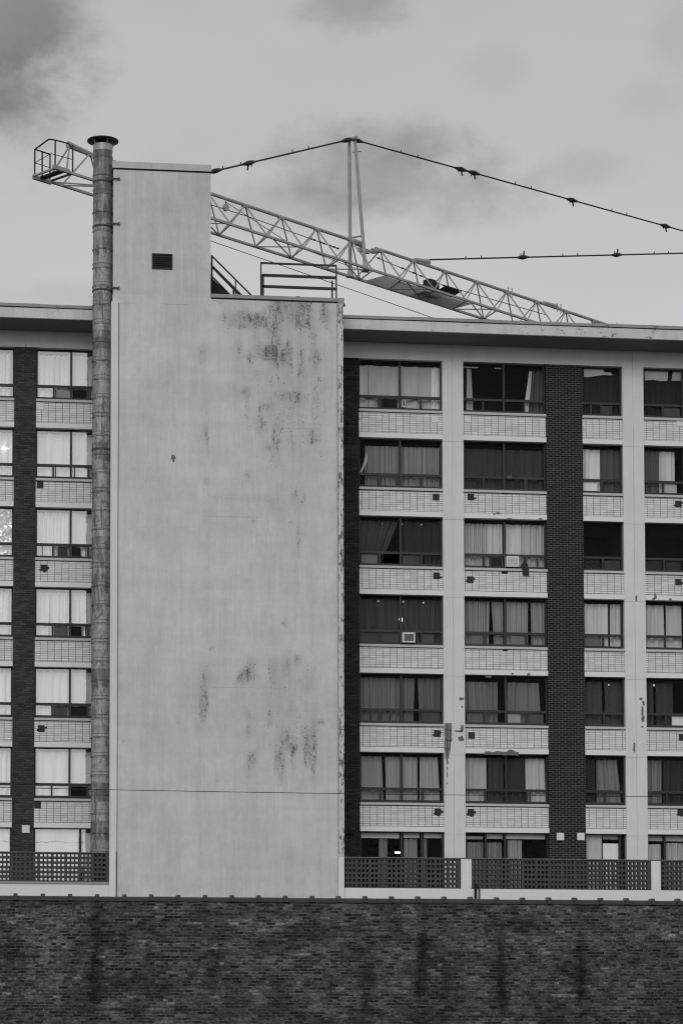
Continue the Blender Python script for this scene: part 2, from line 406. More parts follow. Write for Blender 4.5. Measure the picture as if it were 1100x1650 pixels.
XE0, XE1 = -6.4, 29.4
w = MB()
w.box(XE0, XE0+.3, .05, 13, 0, ZTOP).box(XE1-.3, XE1, .05, 13, 0, ZTOP).box(XE0+.3, XE1-.3, 12.7, 13, 0, ZTOP)
w.box(XE0+.3, XE1-.3, 3.6, 3.8, 0, ZTOP)
w.build('wall', M['white'], bld)
ROW_Z = [SZ-ST*k for k in range(6)]
def white_strip(mb, x0, x1, joint=None):
    zs = [ZB] + [z-.965 for z in reversed(ROW_Z)] + [27.486]
    gaps = .005
    for a, b in zip(zs, zs[1:]):
        for (xa, xb) in (((x0, joint-.006), (joint+.006, x1)) if joint else ((x0, x1),)):
            mb.box(xa, xb, YF, .38, a+gaps, b-gaps if b < 27.4 else b)
    mb.box(x0+.03, x1-.03, .02, .36, ZB, 27.4)
for (a, b, j) in ((15.570, 16.295, 15.905), (21.865, 22.610, 22.233), (-2.06, -1.345, -1.70), (28.17, 28.90, 28.53)):
    mb = MB(); white_strip(mb, a, b, j); mb.build('pilaster', M['white'], bld)
for (a, b, mk) in ((1.030, 1.755, 'brick_left'), (11.2, 12.690, 'brick_plain'), (19.180, 20.450, 'brick'), (25.490, 26.760, 'brick'), (-6.35, -4.95, 'brick_left'), (4.118, 4.6, 'brick_left'), (28.9, 29.35, 'brick')):
    MB().box(a, b, .012, .38, ZB, 27.486).build('brick_pillar', M[mk], bld)
# top band under the soffit, split at the joints of the pilasters
mb = MB(); js = [XE0+.02, -1.70, 1.39, 15.905, 22.233, 28.53, XE1-.02]
for a, b in zip(js, js[1:]): mb.box(a+.006, b-.006, YF, .38, 27.486, ZTOP)
mb.box(XE0+.1, XE1-.1, .03, .37, 27.6, ZTOP-.002)
mb.build('top_band', M['white'], bld)
# roof: overhanging slab with painted fascia, soffit and metal edge
rs = MB().box(XE0-1, XE1+1, -1.5, 13.6, ZTOP+.02, 28.40).build('roof_slab', M['fascia'], bld)
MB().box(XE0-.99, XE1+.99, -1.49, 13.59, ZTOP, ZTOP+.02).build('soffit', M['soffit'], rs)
fl = MB()
x = XE0-1.02
while x < XE1+1:
    L = min(3.1, XE1+1.02-x); jz = random.uniform(-.010,.010); fl.box(x, x+L-.008, -1.535-jz*.6, -1.2, 28.425+jz*.5, 28.53+jz); x += L
fl.box(XE0-1, XE1+1, -1.50, 13.6, 28.40, 28.47)
fl.build('roof_flashing', M['flash'], rs)
MB().box(XE0-1, 4.1, -1.512, -1.3, 28.398, 28.428).box(11.85, XE1+1, -1.512, -1.3, 28.398, 28.428).build('painted_flashing_shadow', M['black'], rs)  # solid black strip drawn as the shadow below the roof edge metal

# --- windows
def curtain(parent, xt0, xt1, xb0, xb1, z0, z1, Y, v, pleats=7.0, amp=.065):
    wdt = max(abs(xt1-xt0), abs(xb1-xb0)); n = max(6, int(wdt*pleats*6)); nz_ = 7
    mb = MB(); ph = random.uniform(0, 6); w2 = random.uniform(.7, 1.4)
    for j in range(nz_+1):
        f = j/nz_
        for i in range(n+1):
            u = i/n; xx = (xb0+(xb1-xb0)*u)*(1-f) + (xt0+(xt1-xt0)*u)*f
            s = u*wdt*pleats*2*math.pi
            y = amp*(math.sin(s+ph+.25*math.sin(3*f)) + .55*math.sin(s*.43*w2+1.7*ph) + .25*math.sin(s*1.9+ph*3)) * (1.0-.25*f)
            mb.v.append((xx + .006*math.sin(s*.7+2.1*f), Y+y, z0+(z1-z0)*f))
    for j in range(nz_):
        for i in range(n): k = j*(n+1)+i; mb.f.append((k, k+1, k+n+2, k+n+1))
    return mb.build('curtain', cloth(v), parent, smooth=True)

def window(x0, x1, zs, spec, shiny=False, top=1.804, halves=2, door=False):
    """spec: cur = curtains (ut0, ut1, ub0, ub1, grey, pleats), low = lower panels (u0, u1, grey), top = blinds, open..."""
    wd = x1-x0; U = lambda u: x0+wd*u
    f = MB(); Yf, Yb = .20, .27
    z0 = ZB-zs if door else .0
    zA, zB_, zC, zD = z0+.20 if not door else z0+.12, .535, .62, 1.785 if top < 1.82 else 1.80
    if door: zD = 1.785
    X0, X1 = x0+.001, x1-.001
    Z = lambda v: zs+v
    f.box(X0, x0+.055, Yf, Yb, Z(z0+.04), Z(top+.12)).box(x1-.055, X1, Yf, Yb, Z(z0+.04), Z(top+.12))
    f.box(x0+.055, x1-.055, Yf+.002, Yb, Z(zD), Z(top+.12)).box(x0+.055, x1-.055, Yf+.002, Yb, Z(z0+.04), Z(zA))
    pn = MB(); Yg = .245
    def quad(xa, xb, za, zb): pn.add([(xa,Yg,Z(za)),(xb,Yg,Z(za)),(xb,Yg,Z(zb)),(xa,Yg,Z(zb))], [(0,1,2,3)])
    if door:
        bars = spec.get('bars', [.5]); us = [0]+bars+[1]
        for u in bars: f.box(U(u)-.035, U(u)+.035, Yf-.012, Yb, Z(zA), Z(zD))
        for a, b in zip(us, us[1:]): quad(U(a)+.01, U(b)-.01, zA, zD)
    else:
        f.box(x0+.055, x1-.055, Yf+.004, Yb+.01, Z(zB_), Z(zC))
        ups = [0, .5, 1] if halves == 2 else [0, 1]; lows = [0, .25, .5, .75, 1] if halves == 2 else [0, .5, 1]
        for u in ups[1:-1]: f.box(U(u)-.036, U(u)+.036, Yf-.014, Yb, Z(zA-.05), Z(zD+.02))
        for u in lows[1:-1]:
            if u not in ups: f.box(U(u)-.03, U(u)+.03, Yf-.008, Yb, Z(zA), Z(zB_))
        for a, b in zip(ups, ups[1:]): quad(U(a)+.01, U(b)-.01, zC, zD)
        for i, (a, b) in enumerate(zip(lows, lows[1:])):
            if i in spec.get('open', []):
                continue
            quad(U(a)+.01, U(b)-.01, zA, zB_)
        for (u, wq) in spec.get('sash', []): f.box(U(u)-wq, U(u)+wq, Yf+.02, Yb+.02, Z(zA), Z(zB_))
    win = f.build('window', M['frame' if not spec.get('worn') else 'frame_light'], bld)
    pn.build('pane', M['glass_shiny' if shiny else 'glass'], win)
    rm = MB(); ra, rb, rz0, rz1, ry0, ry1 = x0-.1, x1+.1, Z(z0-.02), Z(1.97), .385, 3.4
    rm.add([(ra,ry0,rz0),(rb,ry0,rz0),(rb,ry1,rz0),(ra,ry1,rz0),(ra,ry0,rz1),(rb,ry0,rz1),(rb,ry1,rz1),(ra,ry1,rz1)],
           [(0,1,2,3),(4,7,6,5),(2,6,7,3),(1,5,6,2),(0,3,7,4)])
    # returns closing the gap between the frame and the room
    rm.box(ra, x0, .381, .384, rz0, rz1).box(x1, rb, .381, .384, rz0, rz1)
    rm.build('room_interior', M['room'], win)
    for c in spec.get('cur', []):
        ut0, ut1, ub0, ub1, v = c[:5]; pl = c[5] if len(c) > 5 else 7.0; zt = c[6] if len(c) > 6 else 1.70; zb = c[7] if len(c) > 7 else z0+.1
        Yc = c[8] if len(c) > 8 else .42
        curtain(win, U(ut0)+.02, U(ut1)-.02, U(ub0)+.02, U(ub1)-.02, Z(zb), Z(zt), Yc, v, pl, .065 if pl > 4 else .05)
    for (u0, u1, v) in spec.get('low', []):
        MB().box(U(u0), U(u1), .285, .30, Z(zA+.01), Z(zB_-.01)).build('panel_or_dark_opening', cloth(v), win)  # panels behind the glass; the darkest sheets paint the gloom of open panes
    for (u0, u1, za, zb, v) in spec.get('blind', []):
        MB().box(U(u0), U(u1), .30, .315, Z(za), Z(zb)).build('blind', cloth(v), win)
    for (u, z, r, mk) in spec.get('lamp', []):
        MB().lathe(U(u), .335, [(r*.3, Z(z)-r*1.5), (r, Z(z)-r*.6), (r, Z(z)+r*.4), (r*.35, Z(z)+r*1.5)], 10).build('lamp_bulb', M[mk], win)
    return win

XS = {'l': (-1.335, 1.030), 'L': (1.755, 4.118), 'A': (12.690, 15.570), 'B': (16.295, 19.180), 'C': (20.450, 21.865), 'D': (22.610, 25.490), 'E': (26.76, 28.17), 'k': (-4.95, -2.06)}
F = lambda v, p=7, **k: (0, 1, 0, 1, v, p)
SPEC = {
 'A0': dict(cur=[(0,.13,0,.13,140,3),(.12,.9,.12,.9,126,2),(.88,1,.88,1,165,9)], low=[(.27,.47,22)], sash=[(.27,.035)], open=[1]),
 'A1': dict(cur=[(.08,1,.08,1,98,11,1.60)], worn=1, sash=[(.24,.03),(.46,.03)], rag=1),
 'A2': dict(cur=[(0,.49,0,.27,50,6),(.5,1,.5,1,34,6)], worn=1, open=[1], low=[(.04,.23,80),(.53,.74,52)], lamp=[(.29,1.60,.013,'dim_bulb'),(.53,1.6,.013,'dim_bulb'),(.76,1.6,.016,'dim_bulb')]),
 'A3': dict(cur=[(0,.5,0,.49,47,5),(.5,1,.52,1,44,5)], worn=1, low=[(.02,.24,50),(.27,.49,48),(.76,.9,56)], lamp=[(.24,1.62,.024,'dim_bulb'),(.54,1.62,.022,'dim_bulb'),(.78,1.6,.024,'dim_bulb')]),
 'A4': dict(cur=[(0,.5,0,.5,78,5),(.5,.68,.5,.66,80,6),(.70,1,.72,1,70,5)], worn=1, sash=[(.14,.02),(.37,.02)], low=[(.76,.97,52)]),
 'A5': dict(cur=[(0,.285,0,.30,102,4),(.31,.5,.32,.5,104,4),(.51,.71,.51,.71,106,4),(.725,.95,.725,.98,108,4)], low=[]),
 'B0': dict(cur=[(.06,.13,.05,.16,135,14),(.855,1,.80,1,62,8),(.815,.87,.735,.82,145,2,1.68,.1,.37)], worn=1, sash=[(.25,.03)], blind=[(.0,.2,1.70,1.745,110),(.40,.48,1.69,1.74,110)]),
 'B1': dict(cur=[(0,.5,0,.5,42,3,1.60),(.5,1,.5,1,40,3,1.60)], worn=1, sash=[(.77,.04)]),
 'B2': dict(cur=[(0,.31,0,.31,118,7),(.29,.49,.28,.49,140,8),(.51,.72,.51,.72,140,3),(.70,1,.70,1,124,5)], low=[(.33,.47,24)], sash=[(.33,.03),(.90,.02)], worn=1),
 'B3': dict(cur=[(0,.33,0,.32,104,11),(.34,.49,.37,.49,104,11),(.5,.80,.5,.79,108,11),(.81,1,.82,1,108,11)], worn=1, low=[(.57,.74,78),(.10,.24,74)]),
 'B4': dict(cur=[(.01,.42,.05,.42,82,5,1.62),(.53,.92,.51,.95,82,4,1.62)], worn=1, low=[(.04,.23,66),(.53,.68,105),(.77,.96,56)]),
 'B5': dict(cur=[(0,.28,0,.28,118,4),(.29,.49,.29,.49,38,4),(.49,.74,.49,.74,36,4),(.74,.98,.745,1,130,4)], sash=[(.29,.02),(.79,.02)]),
 'C0': dict(cur=[(0,1,0,1,28,5)], halves=1, worn=1, sash=[(.25,.03),(.75,.03)], low=[(.54,.72,50)]),
 'C1': dict(cur=[(0,.5,0,.5,150,4),(.5,1,.5,1,56,4)], low=[(.05,.40,150)], halves=1),
 'C2': dict(cur=[], halves=1, low=[(.05,.44,26),(.54,.95,42)]),
 'C3': dict(cur=[(0,.68,0,.68,140,4),(.70,1,.70,1,135,5)], low=[(.04,.46,70)], halves=1),
 'C4': dict(cur=[(0,.5,0,.5,46,3),(.53,1,.55,1,44,3)], worn=1, halves=1, lamp=[(.65,1.58,.022,'dim_bulb')]),
 'C5': dict(cur=[(0,.3,0,.3,32,4),(.32,.86,.33,.97,92,7)], halves=1),
 'D0': dict(cur=[(0,1,0,1,26,4)], worn=1, low=[(.27,.47,50)]),
 'D1': dict(cur=[(0,.205,0,.205,62,5),(.21,.42,.21,.42,142,4),(.52,1,.52,1,60,5)], low=[(.26,.42,120)]),
 'D2': dict(cur=[], worn=1, low=[(.03,.23,32),(.28,.46,36)]),
 'D3': dict(cur=[(0,.26,0,.27,132,4),(.27,.48,.27,.48,128,3),(.52,1,.52,1,110,4)]),
 'D4': dict(cur=[(0,.12,0,.13,42,4),(.14,.36,.14,.36,40,3),(.5,1,.5,1,42,4)], worn=1, lamp=[(.12,1.6,.03,'dim_bulb')], low=[(.33,.48,150)]),
 'D5': dict(cur=[(0,.21,0,.21,86,7),(.22,.5,.22,.5,34,5),(.5,1,.5,1,40,5)]),
 'L0': dict(open=[1,2], cur=[(0,.5,0,.5,196,6),(.5,.74,.5,.74,178,2),(.72,1,.72,1,205,6)], low=[(.28,.46,95),(.52,.72,22)], sash=[(.74,.02)]),
 'L1': dict(cur=[(0,.14,0,.14,205,4),(.12,.5,.12,.5,182,2.5),(.51,1,.52,1,205,4)], sash=[(.28,.02),(.55,.02)]),
 'L2': dict(open=[1,2], cur=[(0,.5,0,.5,178,8),(.5,1,.5,1,170,3)], low=[(.32,.46,40),(.52,.64,26)], sash=[(.10,.015),(.72,.015)]),
 'L3': dict(open=[1,2], cur=[(0,.22,0,.2,190,3),(.2,.5,.2,.5,205,8),(.5,1,.52,1,200,8)], low=[(.28,.46,60),(.52,.66,22)], sash=[(.72,.015)]),
 'L4': dict(open=[1,2], cur=[(0,.5,0,.5,205,4),(.5,1,.5,1,178,2)], low=[(.28,.46,50),(.52,.74,24)]),
 'L5': dict(open=[2], cur=[(0,.5,0,.5,195,2.5),(.5,1,.5,1,188,2)], low=[(.52,.74,16)], sash=[(.74,.02)]),
}
for k in range(6):
    SPEC['l%d' % k] = dict(cur=[(0,1,0,1,[205,195,200,205,205,210][k],5)])
    SPEC['k%d' % k] = dict(cur=[(0,.48,0,.46,120-8*k,6),(.52,1,.54,1,118-8*k,6)])
    SPEC['E%d' % k] = dict(cur=[(0,.6,0,.55,60+10*k,6)], halves=1)
SPEC['l2'] = dict(cur=[])
DOORS = {
 'A': dict(bars=[.5,.74], blind=[(.02,.48,1.60,1.78,135),(.53,.72,1.62,1.78,130),(.77,.98,1.62,1.78,130)], cur=[(.23,.35,.23,.35,95,12,1.6),(.53,.70,.53,.70,100,12,1.6),(.75,.82,.75,.82,90,12,1.6)], lamp=[]),
 'B': dict(bars=[.25,.48], blind=[(.02,.22,1.60,1.70,110),(.27,.46,1.62,1.78,128),(.5,.97,1.62,1.78,135)], cur=[(.02,.24,.02,.24,88,9,1.5),(.27,.46,.27,.46,92,9,1.5),(.52,.70,.52,.70,110,9,1.6)]),
 'C': dict(bars=[.87], blind=[(.02,.43,-1.3,1.78,128),(.46,.84,-1.3,1.50,170),(.46,.84,1.64,1.78,105)], cur=[]),
 'D': dict(bars=[.22,.5], blind=[(.02,.2,1.6,1.78,115),(.24,.48,1.6,1.78,115)], cur=[(0,.2,0,.2,130,5,1.5),(.24,.49,.24,.49,118,7,1.55)]),
 'L': dict(bars=[.655], blind=[(.02,.625,.02,1.755,203),(.69,.98,.02,1.66,165)], cur=[]),
 'l': dict(bars=[.4], blind=[(.02,.97,.02,1.75,203)], cur=[]),
 'k': dict(bars=[.5], cur=[(0,.4,0,.4,110,7)]), 'E': dict(bars=[.5], cur=[(0,.4,0,.4,110,7)]),
}
VENT = {'A': .905, 'B': .085, 'D': .45, 'L': .09}
WINS = {}
for c, (x0, x1) in XS.items():
    shiny = c in 'lL'
    for k in range(6):
        zs = ROW_Z[k]; sp = SPEC[c+str(k)]
        WINS[c+str(k)] = window(x0, x1, zs, sp, shiny, 1.84 if k == 0 else 1.804, sp.get('halves', 2))
        sb = MB().box(x0+.002, x1-.002, -.035, .27, zs, zs+.082).build('window_sill', M['sill'], bld)
        MB().box(x0+.002, x1-.002, .03, .30, zs-.703, zs-.022).build('tile_panel', M['tile'], bld)
        MB().box(x0+.002, x1-.002, .06, .30, zs-.022, zs).box(x0+.002, x1-.002, .06, .30, zs-.7245, zs-.703).build('painted_shadow_and_joint', M['black'], bld)  # black strips: under-sill shadow painted in, and the dark tile joint
        MB().box(x0+.002, x1-.002, -.012, .37, zs-.896, zs-.7245).build('lintel_band', M['band'], bld)
        MB().box(x0+.002, x1-.002, .30, .38, zs-.890, zs+.06).build('spandrel_back', M['concrete'], bld)
    WINS[c+'6'] = window(x0, x1, ROW_Z[5]-ST, DOORS[c], shiny, 1.804, door=True)

# bright sky reflections drawn as pale sheets in two of the top windows, foil behind another
def reflection_sheet(win, pts, v, Y=.30):
    return MB().prism(pts, Y, Y+.008).build('painted_reflection', cloth(v), win)
def pxz(l, Y): return [(at(x, y, Y).x, at(x, y, Y).z) for x, y in l]
reflection_sheet(WINS['C0'], pxz([(940,594),(970,594),(974,600),(983,600),(986,604),(983,605),(974,604),(958,606),(946,608),(940,607)], .30), 135)
reflection_sheet(WINS['D0'], pxz([(1037.5,597),(1076,598),(1074,614),(1063,614),(1052,612),(1038,613)], .30), 128)
reflection_sheet(WINS['D0'], pxz([(1083,598),(1097,599),(1096,613.5),(1081,613.5)], .30), 120)
fo = MB(); x0, x1 = .2, .97; z0, z1 = ROW_Z[2]+.2, ROW_Z[2]+1.78; nx, nz_ = 9, 17
for j in range(nz_+1):
    for i in range(nx+1): fo.v.append((x0+(x1-x0)*i/nx, .34+random.uniform(-.05,.05), z0+(z1-z0)*j/nz_))
for j in range(nz_):
    for i in range(nx):
        k = j*(nx+1)+i; fo.f += [(k,k+1,k+nx+2),(k,k+nx+2,k+nx+1)] if (i+j) % 2 else [(k,k+1,k+nx+1),(k+1,k+nx+2,k+nx+1)]
fo.build('foil_sheet', M['foil'], WINS['l2'])
p = at(8, 722, .33)
MB().lathe(p.x, .45, [(.02,p.z-.03),(.13,p.z-.02),(.14,p.z+.01),(.05,p.z+.05)], 16).build('lamp_bulb', M['bulb'], WINS['l1'])
# pair of lit bulbs seen through the dark window with the air conditioner
for (px, py, r) in ((647, 999, .028), (643, 998, .016)):
    p = at(px, py, .33); MB().lathe(p.x, .33, [(r*.4,p.z-r*2.2),(r,p.z-r),(r*.9,p.z+r*.5),(r*.3,p.z+r*3)], 10).build('lamp_bulb', M['bulb'], WINS['A3'])
p = at(642, 1374, .33); MB().box(p.x-.13, p.x+.12, .33, .36, p.z-.03, p.z+.04).build('lamp_bulb', M['bulb'], WINS['A6'])

# vent plates and broken tiles in the tile panels
def blob(cx, cz, w_, h_, n=14, rag=.25, rnd=random):
    pts = []
    for i in range(n):
        t = 2*math.pi*i/n + .1; sc = max(abs(math.cos(t)), abs(math.sin(t)))
        r = (1+rnd.uniform(-rag, rag))/ (sc**.6)
        pts.append((cx+w_/2*r*math.cos(t), cz+h_/2*r*math.sin(t)))
    return pts
def ragged_vent(px, py, rag=True):
    p = at(px, py, .03); s = .112
    o = MB().box(p.x-s, p.x+s, .014, .05, p.z-s, p.z+s)
    o = o.build('vent_cover', M['hole'], bld)
    if rag:
        q = MB()
        for (dx, dz, a, b) in random.choice([((-.13,-.05,.06,.07),(.14,.03,.08,.06)), ((.14,.0,.09,.09),(-.13,-.07,.05,.05),(.02,-.13,.1,.04)), ((.15,-.04,.10,.06),)]):
            q.prism(blob(p.x+dx, p.z+dz, a, b, 9, .35), .022, .04)
        q.build('broken_edge', M['hole'], o)
for (px, py, r) in ((702,801,0),(703,928,1),(704,1182,1),(705,1308,1),(758,801,1),(757,934,1),(759,1185,0),(758,1309,1),
                    (1092,812,1),(1092,938,1),(1098,1188,0),(1096,1309,1),(65,781,0),(71,915,1),(67,1174,1),(61,1297,0)):
    ragged_vent(px, py, r)
for (px, py) in ((700,675),(753,676),(1094,682),(65,655)):
    p = at(px, py, .03); MB().box(p.x-.11, p.x+.11, .012, .05, p.z-.11, p.z+.11).build('vent_cover', M['patch_pale'], bld)
for (px, py) in ((902,1348),(935,1348),(42,1336)):
    p = at(px, py, -.02); MB().box(p.x-.125, p.x+.125, -.05, .03, p.z-.125, p.z+.125).build('vent_cover', M['patch_pale'], bld)
p = at(565, 1341, -.05)
MB().bar((p.x, .02, p.z), (p.x, -.14, p.z), .075, 14).build('vent_pipe', M['black'], bld)
# failed paint and spalls on the white frame
def spall(px, py, wpx, hpx, Y, mk='bare', n=16, rag=.3, seed=0):
    rnd = random.Random(px*7+py+seed); p = at(px, py, Y); s = 1/47.2
    MB().prism(blob(p.x, p.z, wpx*s, hpx*s, n, rag, rnd), Y-.005, Y+.01).build('paint_spall', M[mk], bld)
for a in ((743,1126,7,5,0),(744,1139,3,3,0),(744,1173,5,12,0),(738,1178,11,3,0),(742,1190,8,8,0),(1036,1133,4,8,0),(1034,1145,4,14,0),(1035,1158,5,10,0),
          (1034,1171,3,3,0),(1032,1126,5,4,0),(1021,1204,3,19,0),(720,1226,3,10,0),(720,1238,2,6,0),(719.5,1262,2,4,0),(720,1248,1.5,10,0),(1024,964,3,9,0)):
    spall(*a)
for a in ((802,827,8,3,-.012),(796,828.5,3,3,-.012),(820,768,8,3,-.012),(786,1090,10,4,-.012),(825,1085.5,4,3,-.012),(851,1087,5,5,-.012),(820,836,9,2.5,-.012),
          (1055,961,4,9,-.012),(1052,965,6,3,-.012),(1079,966,4,4,-.012),(870,836,7,2,-.012)):
    spall(*a, mk='bare')
rnd = random.Random(3); top = []; bot = []
for i in range(15):
    x = 780+55*i/14; top.append((x, 1211.5+i*.17-rnd.uniform(0,2.5)-(3.5 if i in (10,11,12) else 0))); bot.append((x, 1216+i*.12+rnd.uniform(-1,.6)))
MB().prism(pxz(top+bot[::-1], -.012), -.022, .0).build('paint_spall', M['bare'], bld)
# the long spall beside the first pilaster shows the blocks behind the render
rnd = random.Random(11); le = []; ri = []
for i in range(19):
    y = 1165+57*i/18; le.append((715.5+rnd.uniform(-.6,.6)+(0 if i < 15 else 1), y)); ri.append((727.5-(0 if i < 9 else (i-9)*.55)+rnd.uniform(-1,1), y))
sp_ = MB().prism(pxz(le+ri[::-1], 0), -.006, .02).build('paint_spall', plain('bare_block', .20, .9, 0, .5, (16,16,7)), bld)
q = MB()
for (xa, ya, xb, yb) in ((719.5,1166,720,1220),(724.5,1172,724.5,1208),(716,1176,726,1177),(716,1192,727,1193),(716,1206,724,1207)):
    q.path([at(xa, ya, -.007), at(xb, yb, -.007)], .012, 4)
q.build('block_joint', M['black'], sp_)
# notches under the sills of the second column
for (px, py, w_) in ((813,794.5,11),(812.5,922.5,10),(813.5,1047,8),(820,1170,2)):
    p = at(px, py, .025); MB().box(p.x-w_/94, p.x+w_/94, .016, .05, p.z-.04, p.z+.04).build('vent_cover', M['black'], bld)

# --- blank shaft, with the paint peeling in clusters
TX0, TX1, TY = 4.190, 11.800, -2.5
TZ = 28.66
PEEL = [(384,512,18,16,.75),(402,518,16,10,.7),(445,500,14,26,.85),(478,503,16,26,.9),(494,498,8,22,.85),(523,506,9,22,.8),(418,515,10,14,.45),(440,545,11,28,.6),
 (435,571,22,11,.95),(446,576,10,14,.85),(464,570,7,22,.7),(485,577,6,28,.75),(508,574,8,18,.7),(384,562,6,22,.55),(402,577,4,12,.6),(325,570,8,18,.35),(395,631,9,7,.5),
 (458,638,9,7,.6),(480,640,7,8,.5),(398,660,6,24,.35),(430,655,10,6,.5),(420,682,7,24,.4),(503,706,8,10,.65),(432,722,6,5,.75),(445,713,6,24,.42),(332,700,5,18,.5),
 (398,765,6,7,.5),(331,776,4,7,.6),(475,800,6,18,.5),(490,805,6,18,.42),(481,850,5,24,.45),(470,690,45,80,.26),(455,620,70,130,.26),(330,640,10,120,.22),(515,640,12,60,.3),(479,880,4,14,.45),
 (360,505,6,16,.4),(505,535,8,20,.5),(413,545,6,18,.3),(380,800,30,8,.2),(430,805,30,6,.25),(455,855,8,50,.25),
 (340.6,1045,5,4,.6),(332,1086,12,20,.5),(328.5,1128,8,22,.8),(326,1152,4,24,.55),(399,1087,10,10,.9),(404,1070,8,14,.55),(387,1093,8,10,.5),(441,1080,7,22,.5),
 (461,1073,6,18,.5),(480.5,1064,6,9,.8),(501,1093,14,26,.4),(517,1164,6,4,.75),(461,1193,8,13,.7),(453,1231,6,26,.72),(444,1228,4,18,.5),(472,1210,6,22,.4),
 (493,1204,5,34,.66),(505,1212,4,38,.92),(408,1221,9,12,.5),(434,1155,3,12,.6),(401,1176,5,20,.35),(204,1193,8,4,.5),(349,1255,3,10,.5),(402,1240,8,20,.3),(420,1120,80,80,.24),
 (480,1190,45,70,.27),(400,935,8,4,.35),(340,930,20,8,.18),(470,1000,30,30,.12),(435,1164,4,4,.7),(457,1004,3,3,.8),(461,1009,2,2,.8),(287,1163,2,2,.9),(408,840,2.5,2.5,.95),(469,842,2,2,.9)]
PW = [(at(x,y,TY).x, at(x,y,TY).z, rx/48.5, ry/48.5, a) for x,y,rx,ry,a in PEEL]
t = MB(); dxx = .06; nx = int((TX1-TX0)/dxx); nz_ = int((TZ-8.0)/dxx); at_ = []
for j in range(nz_+1):
    z = 8.0+(TZ-8.0)*j/nz_
    for i in range(nx+1):
        x = TX0+(TX1-TX0)*i/nx; t.v.append((x, TY, z)); s = 0.0
        for (cx, cz, rx, rz, a) in PW:
            dz = (z-cz)/rz
            if dz > 2 or dz < -2: continue
            d2 = ((x-cx)/rx)**2 + dz*dz
            if d2 < 4: s += a*math.exp(-d2*.85)
        at_.append(s*1.1 if s < .7 else min(.77+(s-.7)*.35, 1.2))
for j in range(nz_):
    for i in range(nx): k = j*(nx+1)+i; t.f.append((k, k+1, k+nx+2, k+nx+1))
o = len(t.v)
t.add([(TX0,TY,8.0),(TX1,TY,8.0),(TX1,4,8.0),(TX0,4,8.0),(TX0,TY,TZ),(TX1,TY,TZ),(TX1,4,TZ),(TX0,4,TZ)], [(4,5,6,7),(1,2,6,5),(2,3,7,6),(3,0,4,7)])
t.box(TX0, TX1, TY, 4, 0, 7.99)
at_ += [0.0]*(len(t.v)-len(at_))
tower = t.build('shaft_tower', M['tower'], bld, attr=('peel', at_))
def crack(pts, wdt=.011):
    rnd = random.Random(int(pts[0][0]*7+pts[0][1])); q = MB(); pp = []
    for (xa, ya), (xb, yb) in zip(pts, pts[1:]):
        n = max(3, int((abs(xb-xa)+abs(yb-ya))/4))
        for i in range(n): pp.append((xa+(xb-xa)*i/n+rnd.uniform(-.4,.4), ya+(yb-ya)*i/n+rnd.uniform(-.4,.4)))
    pp.append(pts[-1]); P3 = [at(x, y, TY-.001) for x, y in pp]
    q.path(P3, wdt*.5, 4); return q.build('hairline_crack', plain('crack_line', .42, .9, 0, .3, (9,9,9)), tower)
MB().prism([(p_.x, p_.z) for p_ in (at(x, y, TY) for x, y in ((277,733),(280,732.5),(282,735),(283.5,739),(281,740.5),(281.5,744),(278.5,744.5),(278,741),(275.5,739.5),(276.5,736)))], TY-.006, TY+.01).build('paint_spall', M['bare'], tower)
for pts in ([(196,488),(222,488.3)], [(262,489.5),(300,490.6)], [(378,575.5),(410,575),(447,576),(449.5,600),(449,625)], [(452,690),(490,691),(515,690)], [(333,831),(380,833),(428,833)],
            [(335,690),(336,760),(335,800)], [(345,484),(352,487),(362,486)], [(530,490),(534,540),(535,640)], [(430,833),(436,870),(435,905)], [(340,1107),(400,1108),(455,1109)]):
    crack(pts)
MB().box(4.145, 4.375, TY-.09, -1.2, 10.22, 28.385).build('corner_trim', M['white'], tower)
MB().box(11.640, 11.815, TY-.09, -1.0, 10.14, 28.60).build('corner_trim', M['trim'], tower)
MB().box(4.37, 4.40, TY-.006, TY+.02, 8.2, 28.385).build('painted_trim_shadow', plain('trim_shadow_dark', .14, .9), tower)  # dark strip painted as the shadow beside the left trim
MB().box(11.618, 11.642, TY-.004, TY+.02, 8.2, 28.60).build('painted_trim_shadow', plain('trim_shadow_faint', .30, .9), tower)  # fainter painted shadow line beside the right trim
fl = MB().box(7.43, 11.84, TY-.05, -2.2, 28.655, 28.775).box(11.64, 11.85, TY-.11, -2.2, 28.60, 28.77)
fl.build('roof_flashing', M['flash'], tower)
MB().box(7.43, 11.82, TY-.02, -2.2, 28.62, 28.655).build('painted_flashing_shadow', M['black'], tower)  # shadow line under the shaft flashing, painted as a black strip
MB().box(7.4, 11.8, -2.2, 4, 28.655, 28.68).build('tower_roof', M['concrete'], tower)
pent = MB().box(4.205, 7.42, TY+.002, 1.6, TZ, 32.93).build('penthouse', M['pent'], bld)
pf = MB(); 
for a, b in ((4.17, 5.45), (5.455, 7.44)): pf.box(a, b, TY-.045, 1.62, 32.90, 33.12)
pf.build('roof_flashing', paint('parapet_flashing', .48, .15, None, .66, .12, (3.5,3.5,12), .20), pent)
MB().box(4.19, 7.43, TY-.018, 1.6, 32.86, 32.90).build('painted_flashing_shadow', M['black'], pent)  # black strip in place of the shadow under the penthouse flashing
lv = MB(); lx0, lx1, lz0, lz1 = 5.50, 6.135, 29.58, 30.04
lv.box(lx0, lx1, TY-.004, TY+.03, lz0, lz1); lvo = lv.build('vent_louvre', M['black'], pent)
q = MB()
for i in range(6):
    z = lz0+.02+(lz1-lz0-.04)*i/6
    q.add([(lx0+.02,TY-.03,z),(lx1-.02,TY-.03,z),(lx1-.02,TY-.006,z+.055),(lx0+.02,TY-.006,z+.055)], [(0,1,2,3)])
